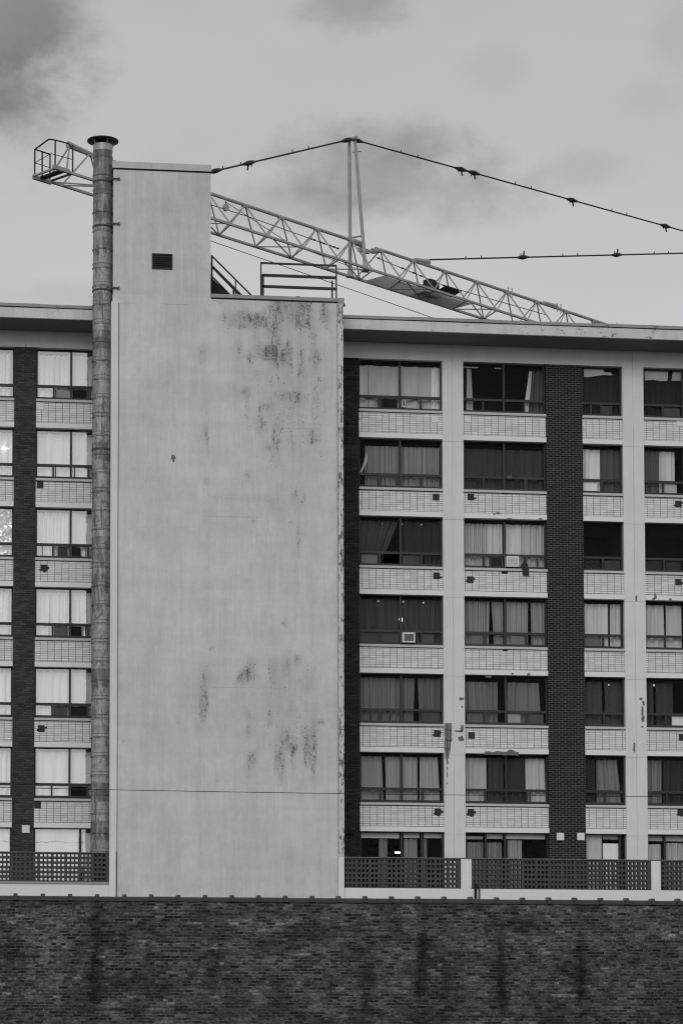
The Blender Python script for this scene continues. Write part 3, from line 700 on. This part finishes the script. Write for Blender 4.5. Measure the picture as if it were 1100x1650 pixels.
q.box(lx0-.02, lx0+.02, TY-.035, TY, lz0, lz1).box(lx1-.02, lx1+.02, TY-.035, TY, lz0, lz1).box(lx0-.02, lx1+.02, TY-.036, TY, lz1-.01, lz1+.03).box(lx0-.02, lx1+.02, TY-.036, TY, lz0-.03, lz0+.01)
q.build('louvre_slats', M['dark_metal'], lvo)

# ------------------------------------------------------------------ terrace parapet with breeze-block screens
pw = thing('parapet_wall', 'white terrace wall with dark pierced breeze block screens below the apartment windows', 'wall', (12, -2.5, 0))
PY = -2.53
b_ = MB()
b_.box(-6.4, 4.14, PY, -2.2, 0, 9.16).box(11.80, 29.4, PY, -2.2, 0, 9.115)
b_.box(4.14, 4.345, PY-.12, TY-.02, 0, 10.21).box(11.62, 11.80, PY-.12, TY-.02, 0, 10.13)
b_.box(15.69, 16.04, PY-.005, -2.25, 9.115, 10.10).box(22.095, 22.412, PY-.005, -2.25, 9.115, 10.10).box(28.4, 28.75, PY-.005, -2.25, 9.115, 10.1)
b_.box(4.345, 11.62, PY+.012, TY-.001, 0, 8.0)
b_.build('wall_base', M['base'], pw)
MB().box(-6.4, 29.4, -2.2, .0, ZB-.2, ZB).build('terrace_floor', M['concrete'], pw)
MB().box(-6.4, 4.139, PY-.03, -2.2, 9.16, 9.235).build('ledge', M['flash'], pw)
def screen(x0, x1, z0, z1, rows=6):
    y0, y1 = PY+.01, PY+.20
    xs = [x0]; hx = set(); x = x0+.035; bk = .436; nb = 0
    while x+.385 < x1 or True:
        for k in range(3):
            a = x+k*.133; 
            if a+.078 > x1-.02: break
            xs.append(a); hx.add(len(xs)-1); xs.append(a+.078)
        else:
            x += bk; continue
        break
    xs.append(x1)
    zs = [z0]; hz = set(); pt = (z1-z0)/rows
    for k in range(rows):
        zs.append(z0+pt*k+.040); hz.add(len(zs)-1); zs.append(z0+pt*k+.040+.088)
    zs.append(z1)
    mb = MB(); nx, nz_ = len(xs), len(zs)
    for y in (y0, y1):
        for z in zs:
            for x in xs: mb.v.append((x, y, z))
    I = lambda s, j, i: s*nx*nz_+j*nx+i
    solid = lambda j, i: 0 <= j < nz_-1 and 0 <= i < nx-1 and not (i in hx and j in hz)
    for j in range(nz_-1):
        for i in range(nx-1):
            if not solid(j, i): continue
            mb.f.append((I(0,j,i), I(0,j,i+1), I(0,j+1,i+1), I(0,j+1,i)))
            mb.f.append((I(1,j,i), I(1,j+1,i), I(1,j+1,i+1), I(1,j,i+1)))
            if not solid(j-1, i): mb.f.append((I(0,j,i), I(1,j,i), I(1,j,i+1), I(0,j,i+1)))
            if not solid(j+1, i): mb.f.append((I(0,j+1,i), I(0,j+1,i+1), I(1,j+1,i+1), I(1,j+1,i)))
            if not solid(j, i-1): mb.f.append((I(0,j,i), I(0,j+1,i), I(1,j+1,i), I(1,j,i)))
            if not solid(j, i+1): mb.f.append((I(0,j,i+1), I(1,j,i+1), I(1,j+1,i+1), I(0,j+1,i+1)))
    return mb.build('block_screen', M['screen'], pw)
for (a, b, z0, z1) in ((-6.4, 4.138, 9.236, 10.17), (11.802, 15.688, 9.117, 10.085), (16.042, 22.093, 9.117, 10.085), (22.414, 28.398, 9.117, 10.085)):
    screen(a, b, z0, z1)
MB().box(-6.4, 4.139, PY-.02, -2.24, 10.17, 10.20).box(11.80, 29.4, PY-.02, -2.24, 10.102, 10.135).build('screen_cap', plain('screen_cap', .14, .8, 0, .4, (3,3,3)), pw)
p0, p1 = at(768, 1430, PY-.05), at(768, 1450, PY-.05)
q = MB().bar((p0.x-.05, PY-.06, p0.z), (p0.x-.05, PY-.06, p1.z-.6), .045, 10).bar((p0.x+.08, PY-.05, p0.z-.02), (p0.x+.08, PY-.05, p1.z-.6), .022, 8).box(p0.x-.11, p0.x+.03, PY-.11, PY, p0.z-.02, p0.z+.12)
q.build('drain_pipe', M['black'], pw)

# ------------------------------------------------------------------ flue chimney
FX, FY, FR = 3.872, -2.05, .312
fc = thing('flue_chimney', 'tall rusty metal flue pipe with black rain cap beside the blank shaft', 'chimney', (FX, FY, ZB))
prof = [(FR, ZB)]; z = ZB+.1; i = 0
rnd = random.Random(5)
while z < 33.6:
    r0 = FR + (.0 if i % 2 else .004)
    prof += [(r0, z-.045), (r0+.022, z-.03), (r0+.022, z+.012), (r0+.004, z+.02)]
    if i % 4 == 1: prof += [(r0+.004, z+.08), (r0+.02, z+.11), (r0+.02, z+.145), (r0+.002, z+.15)]
    z += .625; i += 1
prof += [(FR, 33.60)]
flat_angle(MB().lathe(FX, FY, prof, 40).build('pipe', M['pipe'], fc), 30)
flat_angle(MB().lathe(FX, FY, [(FR+.012, 33.58), (FR+.014, 33.80), (FR-.02, 33.80)], 40).build('pipe_collar', plain('zinc_collar', .34, .45, .3, .3, (6,6,6)), fc), 30)
cp = MB().lathe(FX, FY, [(.51, 33.925), (.52, 33.93), (.52, 33.96), (.10, 34.02), (.05, 34.03)], 40)
cp.v = cp.v; cap = cp.build('rain_cap', M['cap'], fc); flat_angle(cap, 30)
q = MB()
for k in range(5):
    a = 2*math.pi*k/5-1.2; q.bar((FX+.30*math.cos(a), FY+.30*math.sin(a), 33.72), (FX+.42*math.cos(a), FY+.42*math.sin(a), 33.99), .018, 6)
q.build('cap_strut', plain('zinc_strut', .25, .5, .3), cap)
for py in (295, 367, 470, 726):
    z = at(166, py, FY).z
    s = MB(); n = 28
    s.lathe(FX, FY, [(FR+.006, z-.03), (FR+.024, z-.03), (FR+.024, z+.03), (FR+.006, z+.03)], 28)
    if py < 600: s.box(FX+.1, 4.40, TY-.075, TY-.045, z-.02, z+.02).box(4.36, 4.41, TY-.08, TY, z-.04, z+.04).bar((FX+.28, FY-.1, z), (4.2, TY-.06, z), .018, 6)
    s.build('strap', plain('rusty_strap', .07, .7, .2, .4, (9,9,9)), fc)

# ------------------------------------------------------------------ rooftop railing and stair on the shaft
rl = thing('roof_railing', 'dark steel guard rail on the roof edge of the blank shaft', 'railing', (10.3, -1.9, 28.68))
RY = -1.9
P_ = lambda x, y: at(x, y, RY)
zr = [P_(480, y).z for y in (426, 445.5, 463.5)]
xl, xm, xr = P_(420.5, 450).x, P_(425, 470).x, P_(541.5, 450).x
q = MB().box(xl-.02, xr+.02, RY-.025, RY+.025, zr[0]-.03, zr[0]+.03)
for z in zr[1:]: q.box(xl+.05, xr, RY-.03, RY+.03, z-.045, z+.045)
q.build('rail', M['dark_metal'], rl)
MB().box(xl-.025, xl+.02, RY-.025, RY+.025, 28.68, zr[0]-.03).box(xl+.02, xl+.10, RY-.03, RY+.03, 28.68, zr[1]+.02).build('post', M['dark_metal'], rl)
MB().prism([(xl-.08, 28.68), (xl+.11, 28.68), (xl+.06, 28.95), (xl-.02, 28.95)], RY-.034, RY+.034).build('post_foot', M['dark_metal'], rl)
MB().box(xr-.02, xr+.025, RY-.025, RY+.025, 28.68, zr[0]-.03).box(xr-.12, xr-.07, RY+.3, RY+.35, 28.68, zr[1]).build('post', M['dark_metal'], rl)
MB().box(P_(477,475).x, P_(483,475).x, RY-.02, RY+.04, 28.68, 28.98).build('post', M['dark_metal'], rl)
MB().box(xl-.02, xr+.3, RY+.0, RY+.06, 28.70, 28.79).build('toe_board', M['dark_metal'], rl)
stt = thing('roof_stair', 'black steel stair with sloping handrails beside the penthouse wall', 'stair', (8.0, -1.6, 28.68))
SY = -1.6
Q_ = lambda x, y, Y=SY: at(x, y, Y)
a, b, c = Q_(330, 437), Q_(372, 477), Q_(330, 477)
st = MB().prism([(a.x, a.z), (b.x, b.z), (b.x-.3, 28.68), (c.x, 28.68)], SY, SY+.05).build('stringer', M['black'], stt)
MB().prism([(a.x, a.z), (b.x, b.z), (b.x-.3, 28.68), (c.x, 28.68)], SY+.8, SY+.85).build('stringer', M['black'], stt)
q = MB()
for i in range(7):
    f = i/7; q.box(a.x+(b.x-a.x)*f, a.x+(b.x-a.x)*f+.24, SY+.05, SY+.8, a.z+(28.7-a.z)*f-.22, a.z+(28.7-a.z)*f-.18)
q.build('tread', M['dark_metal'], stt)
for dy in (0, .82):
    q = MB()
    for (l, r) in (((342,413),(408,479)), ((342,430.5),(388,478))):
        A, B = Q_(*l), Q_(*r); q.bar((A.x, SY+dy, A.z), (B.x, SY+dy, B.z), .028, 8)
    A = Q_(341.5, 412); q.bar((A.x, SY+dy, A.z+.02), (A.x, SY+dy, 28.7), .03, 8)
    q.build('handrail', M['dark_metal'], stt)
    q = MB()
    A = Q_(379.5, 450); B = Q_(380.5, 478); q.bar((A.x, SY+dy, A.z), (A.x, SY+dy, 28.68), .022, 8)
    if dy == 0: A = Q_(377, 466); q.bar((A.x, SY+dy, A.z), (A.x, SY+dy, 28.68), .022, 8)
    q.build('post', M['dark_metal'], stt)

# ------------------------------------------------------------------ air conditioners and the rag
def aircon(px, py, wpx, hpx, label, old):
    p = at(px, py, -.12); w_, h_ = wpx/94.5, hpx/94.5
    t = thing('air_conditioner', label, 'air conditioner', (p.x, 0.05, p.z-h_), 'window air conditioners')
    c = MB().box(p.x-w_, p.x+w_, -.12, .5, p.z-h_, p.z+h_).build('casing', M['ac'], t)
    e = .045
    MB().box(p.x-w_+e, p.x+w_-e, -.128, -.1, p.z-h_+e, p.z+h_-e).build('back_grille', M['ac_grille'] if not old else plain('ac_coil', .38, .6, 0, .2, (20,20,20)), t)
    q = MB(); n = 5 if old else 3
    for i in range(n):
        z = p.z-h_+e+(2*h_-2*e)*(i+.5)/n; q.box(p.x-w_+e, p.x+w_-e, -.138, -.129, z-.008, z+.008)
    if old:
        for i in range(6):
            x = p.x-w_+e+(2*w_-2*e)*(i+.5)/6; q.box(x-.006, x+.006, -.142, -.1385, p.z-h_+e, p.z+h_-e)
    q.build('guard_bar', M['ac'] if old else M['ac_grille'], t)
    MB().box(p.x-w_*1.05, p.x+w_*1.05, -.05, .2, p.z-h_-.045, p.z-h_-.002).build('support_tray', M['black'], t)
aircon(658.5, 1027, 20, 16, 'window air conditioner with white rim and dark grille in the dark curtained window', False)
aircon(825.5, 904.5, 20, 17, 'pale window air conditioner with white grid grille under light curtains', True)
rg = MB().prism(pxz([(845,898),(850,911),(852,928),(846.5,926.5),(842,927),(841,918),(838,911),(842,906)], -.06), -.075, -.055)
tag(rg.build('hanging_rag', M['rag']), 'dark rag hanging out of the window over its sill beside the pale air conditioner', 'cloth')
A1 = WINS['A1']
x0, x1 = XS['A']; zz = ROW_Z[1]
for (xa, xb, za, zb) in (((.02,.10,.66,1.50)), ((.05,.09,.72,1.42))):
    pass
q = MB().prism(pxz([(580,760),(585,748),(590,727),(592,735),(591,745),(585,757),(581,764)], .31), .31, .32)
q.build('tied_drape', cloth(125), A1)
# small white box with a dark label, and bottles, standing behind the lower panes
p = at(650, 650, .31)
bx = thing('small_box', 'small white box with a dark mark standing in the window below the pale blind', 'box', (p.x, .33, p.z-.16))
MB().box(p.x-.065, p.x+.065, .275, .36, p.z-.14, p.z+.14).build('carton', M['patch_pale'], bx)
MB().box(p.x-.028, p.x+.028, .2705, .2745, p.z-.09, p.z+.09).build('printed_mark', M['black'], bx)
for i, (px, py, h, lab) in enumerate(((771, 1158, .12, 'small clear bottle standing on the window ledge of the fifth row, leftmost of the white trinkets'),)):
    p = at(px, py+3, .31); tag(MB().lathe(p.x, .33, [(.02,p.z-.05),(.022,p.z+.03),(.008,p.z+.05),(.008,p.z+.08)], 10).build('small_bottle', M['patch_pale']), 'small white bottle standing inside the window on the second row from the terrace', 'bottle')

# ------------------------------------------------------------------ old brick wall in the foreground, ridge-tile coping
bwl = thing('brick_wall', 'old stained brick wall with dark ridge tile coping in the foreground', 'wall', (12, -19, 0))
WX0, WX1, WY = -18.0, 38.0, -19.0; WT = 7.335
STN = [(155,1530,10,70,.8),(150,1590,16,40,.6),(200,1500,6,60,.4),(268,1545,8,60,.5),(240,1540,6,50,.35),(375,1600,12,30,.5),(275,1595,30,14,.5),(340,1560,14,60,.3),(20,1560,22,60,.4),(320,1625,10,20,.4),
       (680,1520,8,60,.9),(678,1600,14,50,.6),(590,1600,10,50,.65),(720,1590,12,40,.7),(808,1560,9,50,.75),(806,1600,12,30,.6),(935,1545,9,50,.75),(935,1595,12,25,.7),(700,1595,40,14,.4),
       (976,1600,8,40,.4),(1050,1600,18,40,.55),(1090,1610,16,40,.5),(880,1630,40,14,.4),(1000,1640,60,14,.35),(70,1640,40,16,.3),(460,1640,60,14,.25),(600,1580,8,40,.3),(812,1527,14,10,.4)]
PW = [(at(x,y,WY).x, at(x,y,WY).z, rx/60.8, ry/60.8, a) for x,y,rx,ry,a in STN]
t = MB(); nx, nz_ = 560, 74; at_ = []
for j in range(nz_+1):
    z = WT*j/nz_
    for i in range(nx+1):
        x = WX0+(WX1-WX0)*i/nx; t.v.append((x, WY, z)); s = 0
        for (cx, cz, rx, rz, a) in PW:
            d2 = ((x-cx)/rx)**2+((z-cz)/rz)**2
            if d2 < 6: s += a*math.exp(-d2*.8)
        at_.append(min(s, 1.1))
for j in range(nz_):
    for i in range(nx): k = j*(nx+1)+i; t.f.append((k, k+1, k+nx+2, k+nx+1))
t.add([(WX0,WY,0),(WX1,WY,0),(WX1,WY+.35,0),(WX0,WY+.35,0),(WX0,WY,WT),(WX1,WY,WT),(WX1,WY+.35,WT),(WX0,WY+.35,WT)], [(4,5,6,7),(1,2,6,5),(2,3,7,6),(3,0,4,7)])
at_ += [0.0]*(len(t.v)-len(at_))
t.build('wall', M['old_brick'], bwl, attr=('stain', at_))
MB().box(WX0, WX1, WY-.03, WY+.38, WT, WT+.035).build('coping_bed', M['hole'], bwl)
pc = at(25.5, 1445, WY+.1).x; pitch = at(69.4, 1445, WY+.1).x - pc
x = pc - pitch*6; i = 0
while x < 24:
    dz = random.uniform(-.006, .006); q = MB()
    def half(xa, xb, r, z0):
        n = 10; o = len(q.v)
        for xx in (xa, xb):
            for k in range(n+1):
                th = math.pi*k/n; q.v.append((xx, WY+.155-(r+.06)*math.cos(th), z0+r*.95*math.sin(th)))
        for k in range(n): q.f.append((o+k, o+k+1, o+n+2+k, o+n+1+k))
        q.f.append(tuple(o+k for k in range(n, -1, -1))); q.f.append(tuple(o+n+1+k for k in range(n+1)))
    half(x+.055, x+pitch-.056, .13, WT+.02+dz)
    half(x-.055, x+.055, .195, WT+.02+dz)
    cobj = q.build('coping_tile', M['coping'], bwl); flat_angle(cobj, 40)
    x += pitch; i += 1
# thin crumbs of mortar lying along the coping
# ------------------------------------------------------------------ overhead wire
q = MB(); wp = []
wa, wb_ = at(0, 1272.5, -8), at(1100, 1284.5, -8)
dxw = (wb_-wa)
for i in range(41):
    f = -2.2+5.4*i/40; c = wa+dxw*f; wp.append((c.x, -8, c.z + .55*((f-.65)**2)*.35 - .01))
q.path(wp, .0105, 6)
tag(q.build('power_line', M['rope']), 'thin black overhead wire crossing in front of the whole facade', 'wire')

# ------------------------------------------------------------------ tower crane behind the roof
T0 = CAM + ray(394.9, 330.5)*(130/ray(394.9, 330.5).dot(FWD))
T1 = atz(919.7, 504.3, T0.z)
JD = (T1-T0).normalized(); JP = Vector((JD.y, -JD.x, 0)); UP = Vector((0,0,1))
H, HW, PIT = 1.48, .75, 2.405
def J(t, l=0.0, h=0.0): return T0 + JD*t + JP*l + UP*h           # along, towards the viewer, up from the top chord
def in_plane(px, py):                                             # point of the jib's upright middle plane
    d = ray(px, py); n = JP; s = (T0-CAM).dot(n)/d.dot(n); return CAM+d*s
TM = 44.6
base = J(TM); 
cr = thing('tower_crane', 'pale tower crane jib of lattice steel with pendant bars rising behind the roof', 'crane', (base.x, base.y, 0))
tops = [-9.42-.35, -7.2, -4.81] + [PIT*k-2.405 for k in range(0, 20)]
tops = [-9.6+PIT*k for k in range(0, 5)][:4] + [0] + [PIT*k for k in range(1, 19)]
tops = sorted(tops)
def jib(ts, t_end0, t_end1, first, gap0=None):
    q = MB(); rc, rd = .082, .036
    q.bar(J(t_end0), J(t_end1), rc, 8)
    b0, b1 = 8.38 if not first else -11.8, 8.36 if first else t_end1+.55
    for l in (-HW, HW): q.bar(J(b0, l, -H), J(b1, l, -H), .075, 4)
    ON, OF = .72, 1.43                                            # lower nodes, near and far chord, after each upper node
    for i, t in enumerate(ts):
        for l, o_ in ((HW, ON), (-HW, OF)):
            q.bar(J(t), J(t+o_, l, -H), rd, 6)
            if t+o_-PIT > b0-.2: q.bar(J(t), J(t+o_-PIT, l, -H), rd, 6)
        # lacing of the bottom plane, between the two lower chords
        fa = J(t+OF, -HW, -H)
        q.bar(fa, J(t+ON, HW, -H), .034, 6)
        if i % 2: q.bar(fa, J(t+ON-2.1, HW, -H), .034, 6)
        else: q.bar(fa, J(t+ON+2.2, HW, -H), .03, 6)
    if first:
        t = ts[0]; q.bar(J(t+OF-PIT, -HW, -H), J(t+ON, HW, -H), .034, 6).bar(J(-10.8, 0, .02), J(-11.6, HW, -H), .04, 6).bar(J(-10.8, 0, .02), J(-11.4, -HW, -H), .04, 6)
        q.bar(J(-11.2, -HW, -H), J(-8.9, HW, -H), .03, 6)
    for t in ts: q.bar(J(t-.16, 0, -.04), J(t+.16, 0, -.04), .10, 8)
    return q
# two jib sections, pinned together beside the king post
s1 = [t for t in tops if t < 7.6]; s2 = [t+(9.32-PIT*4 if False else 0) for t in tops if t > 7.6]
q1 = jib(s1, -9.9, 7.75, True)
q1.bar(J(7.4, 0, -.02), J(8.05, 0, -.05), .15, 8)
for (t, a) in (): pass
q1.bar(J(-10.9, 0, .09), J(-9.3, 0, -.03), .15, 6, .09)
ji = q1.build('jib_section', M['crane'], cr); flat_angle(ji, 40)
s2 = [9.30+PIT*k for k in range(14)]
q2 = jib(s2, 8.95, 42.2, False)
q2.bar(J(7.75, 0, -.33), J(8.45, 0, -.30), .13, 4).bar(J(8.4, 0, -.28), J(8.75, 0, -.22), .05, 6).bar(J(8.7, 0, -.2), J(9.35, 0, -.03), .14, 8, .10)
q2.bar(J(11.8, 0, .05), J(12.85, 0, .17), .12, 6, .16).bar(J(21.9, 0, .05), J(22.95, 0, .06), .10, 6, .14)
for t in (18.9, 19.2, 22.9, 23.2, 28.0): q2.bar(J(t, .1, -.25), J(t, .1, .24), .03, 6)
ji2 = q2.build('jib_section', M['crane'], cr); flat_angle(ji2, 40)
# king post of two legs
AP = in_plane(566.5, 224)
f1, f2 = atz(564, 445, T0.z-H), atz(588.5, 436, T0.z-H)
q = MB().bar(f1, AP+JP*(-.16), .092, 10, .075).bar(f2, AP+JP*.1+JD*.12, .088, 10, .075)
for f_ in (f1, f2): q.bar(f_-UP*.05, f_+UP*.55, .24, 4, .10)
q.bar(AP-JP*.25, AP+JP*.35, .09, 8)
q.bar(AP+(f2-AP)*.10, AP+(f2-AP)*.10+JD*.75+UP*.28-JP*.2, .035, 6).bar(AP+(f1-AP)*.72, AP+(f1-AP)*.72+JD*.85+UP*.3, .05, 6)
kp = q.build('king_post', M['crane'], cr); flat_angle(kp, 40)
# pendant bars with their pin plates
AX = in_plane(1218, 405); AL = in_plane(277.7, 291.7); AR = in_plane(688, 418.5)
def pendant(a, b, plates, nubs):
    q = MB().bar(a, b, .040, 8); d = (b-a).normalized()
    for pxx, big in plates:
        c = a+(b-a)*pxx
        q.bar(c-d*.50, c-d*.08, .04, 6, .125).bar(c-d*.08, c+d*.08, .125, 6).bar(c+d*.08, c+d*.50, .125, 6, .04)
        if big: q.bar(c+d*.02, c+d*.10-UP*.32*big, .045, 6).bar(c-d*.16, c-d*.2-UP*.2*big, .03, 6)
    for u_ in nubs:
        c = a+(b-a)*u_; q.bar(c, c+UP*.14, .028, 6)
    o = q.build('pendant_bar', M['rope'], cr); return o
def frac(a, b, px):                                               # share of the bar a-b at which it passes above px
    pa, pb = a-CAM, b-CAM; lo, hi = 0.0, 1.0
    def X(f): v = pa+(pb-pa)*f; return PCX+FPX*v.dot(RGT)/v.dot(FWD)
    for _ in range(40):
        m_ = (lo+hi)/2
        if (X(m_) < px) == (X(1) > X(0)): lo = m_
        else: hi = m_
    return lo
pendant(AP, AL, [(frac(AP,AL,559),0),(frac(AP,AL,401),1),(frac(AP,AL,347),0)], [frac(AP,AL,x) for x in (497,471,388,359)])
pendant(AP, AX, [(frac(AP,AX,574),0),(frac(AP,AX,742),1),(frac(AP,AX,763),1),(frac(AP,AX,921),1),(frac(AP,AX,1071),1)], [frac(AP,AX,x) for x in (646,673,830,855,985,1009)])
pendant(AR, AX, [(frac(AR,AX,842),-1),(frac(AR,AX,993),-1)], [frac(AR,AX,x) for x in (750,775,906,930,1053,1076)])
# ropes
q = MB().bar(in_plane(300,386.5-12), in_plane(760,534), .018, 5)
q.path([J(-9.5,.1,-.45), J(-4.0,.05,-.55), J(0.2,0,-.5), J(6.2,0,-.62)], .02, 5).path([J(8.9,.1,-.5), J(14,.0,-.75), J(22,0,-.55)], .02, 5).path([J(-1.3,0,-.15), J(3,0,-1.15), J(8,0,-1.35)], .016, 5)
for (a_, b_2) in (((-9.2,.1,-.45),(-6.6,.05,-.52)), ((4.4,0,-.58),(6.3,0,-.62)), ((9.2,.1,-.5),(14,0,-.75))):
    A, B = J(*a_), J(*b_2)
    for k in range(7): c = A+(B-A)*(k/6+random.uniform(-.04,.04)); q.bar(c-JD*.06, c+JD*.06, .045, 6)
q.bar(J(-1.25,0,-.12), J(-1.25,0,-.5), .03, 6)
q.build('hoist_rope', M['rope'], cr)
q = MB(); c = J(-1.25, 0, -.42); q.bar(c-JP*.06, c+JP*.06, .17, 14); flat_angle(q.build('rope_pulley', M['crane'], cr))
# service walkway and trolley hanging between the lower chords
q = MB()
def slab(t0, t1, l0, l1, h0, h1, mb):
    vs = [J(t, l, h) for h in (h0, h1) for (t, l) in ((t0,l0),(t1,l0),(t1,l1),(t0,l1))]
    mb.add(vs, [(0,1,2,3),(7,6,5,4),(0,4,5,1),(1,5,6,2),(2,6,7,3),(3,7,4,0)])
for k in range(66):
    t = 8.95+.1*k; slab(t, t+.035, -.66, .55, -H-.02, -H+.01, q)
slab(8.9, 15.5, -.71, -.67, -H-.08, -H+.06, q)
q.build('walkway', plain('walkway_grating', .42, .8), cr)
q = MB()
slab(12.1, 12.55, -.4, .4, -H+.05, -H+.32, q); slab(12.75, 13.25, -.42, .1, -H+.02, -H+.25, q); slab(12.6, 13.05, -.15, .32, -H+.32, -H+.72, q); slab(13.15, 13.25, .1, .35, -H+.1, -H+.62, q)
q.bar(J(12.0,-.4,-H+.2), J(13.9,-.4,-H+.2), .04, 6).bar(J(12.0,.4,-H+.2), J(13.9,.4,-H+.2), .04, 6)
vs = [J(13.6,-.35,-H+.30), J(14.8,-.35,-H+.30), J(14.8,.5,-H+.5), J(13.6,.5,-H+.5)]
q.add(vs+[v+UP*.05 for v in vs], [(0,1,2,3),(7,6,5,4),(0,4,5,1),(1,5,6,2),(2,6,7,3),(3,7,4,0)])
q.build('trolley', M['dark_metal'], cr)
# basket at the jib tip
q = MB(); bh = -H
slab(-12.4, -11.5, HW-.02, HW+.12, bh-.08, bh+.09, q); slab(-12.22, -11.2, -HW-.06, -HW+.08, bh-.12, bh+.06, q)
slab(-12.25, -12.16, -HW, HW, bh-.03, bh+.05, q)
q.build('tip_frame', M['crane'], cr)
q = MB(); slab(-11.9, -11.62, -HW+.1, HW-.06, bh-.03, bh+.05, q); slab(-11.28, -11.22, -HW+.1, HW-.06, bh-.03, bh+.05, q)
q.build('basket_floor', M['dark_metal'], cr)
q = MB(); hr = bh+1.22; r_ = .034
q.path([J(-11.0,.4,hr+.1), J(-11.5,HW,hr+.05), J(-12.35,HW,hr), J(-12.52,HW-.12,hr), J(-12.12,-HW,hr), J(-11.25,-HW,hr)], r_, 8)
for p_ in (J(-11.25,HW,hr+.05), J(-12.25,HW,hr), J(-12.12,-HW,hr), J(-11.7,-HW,hr), J(-11.25,-HW,hr)):
    q.bar(p_, p_-UP*1.2, r_, 8)
q.path([J(-11.2,HW,bh+.62), J(-12.4,HW-.1,bh+.62), J(-12.12,-HW,bh+.62), J(-11.3,-HW,bh+.62)], .016, 6)
q.build('basket_rail', M['dark_metal'], cr)
# mast and head frame, beyond the right edge of the view
q = MB(); hw = .9
for sx in (-1, 1):
    for sy in (-1, 1): q.bar(Vector((base.x+sx*hw, base.y+sy*hw, 0)), Vector((base.x+sx*hw, base.y+sy*hw, T0.z-1.2)), .09, 4)
k = 0; z = .5
while z < T0.z-3.4:
    s = 1 if k % 2 else -1
    for (ax, ay, bx_, by) in ((-1,-1,1,-1),(1,-1,1,1),(1,1,-1,1),(-1,1,-1,-1)):
        a_ = (base.x+ax*hw, base.y+ay*hw); c_ = (base.x+bx_*hw, base.y+by*hw)
        if s > 0: a_, c_ = c_, a_
        q.bar((a_[0], a_[1], z), (c_[0], c_[1], z+1.9), .045, 4)
    z += 1.9; k += 1
q.build('mast', M['crane'], cr)
q = MB()
for l in (-.8, .8): q.bar(J(TM-1.6, l, -H), AX, .08, 6).bar(J(TM+1.2, l, -H), AX, .08, 6)
q.bar(J(42, -.8, -H), J(TM+12, -.8, -H), .1, 4).bar(J(42, .8, -H), J(TM+12, .8, -H), .1, 4).bar(AX, J(TM+11.5, 0, -H), .06, 6)
for k in range(6): q.bar(J(TM+1+2*k, -.8, -H), J(TM+3+2*k, .8, -H), .04, 4)
q.build('head_frame', M['crane'], cr)
q = MB(); slab(TM+9.5, TM+12, -1, 1, -H-1.6, -H-.1, q); q.build('counterweight', M['concrete'], cr)
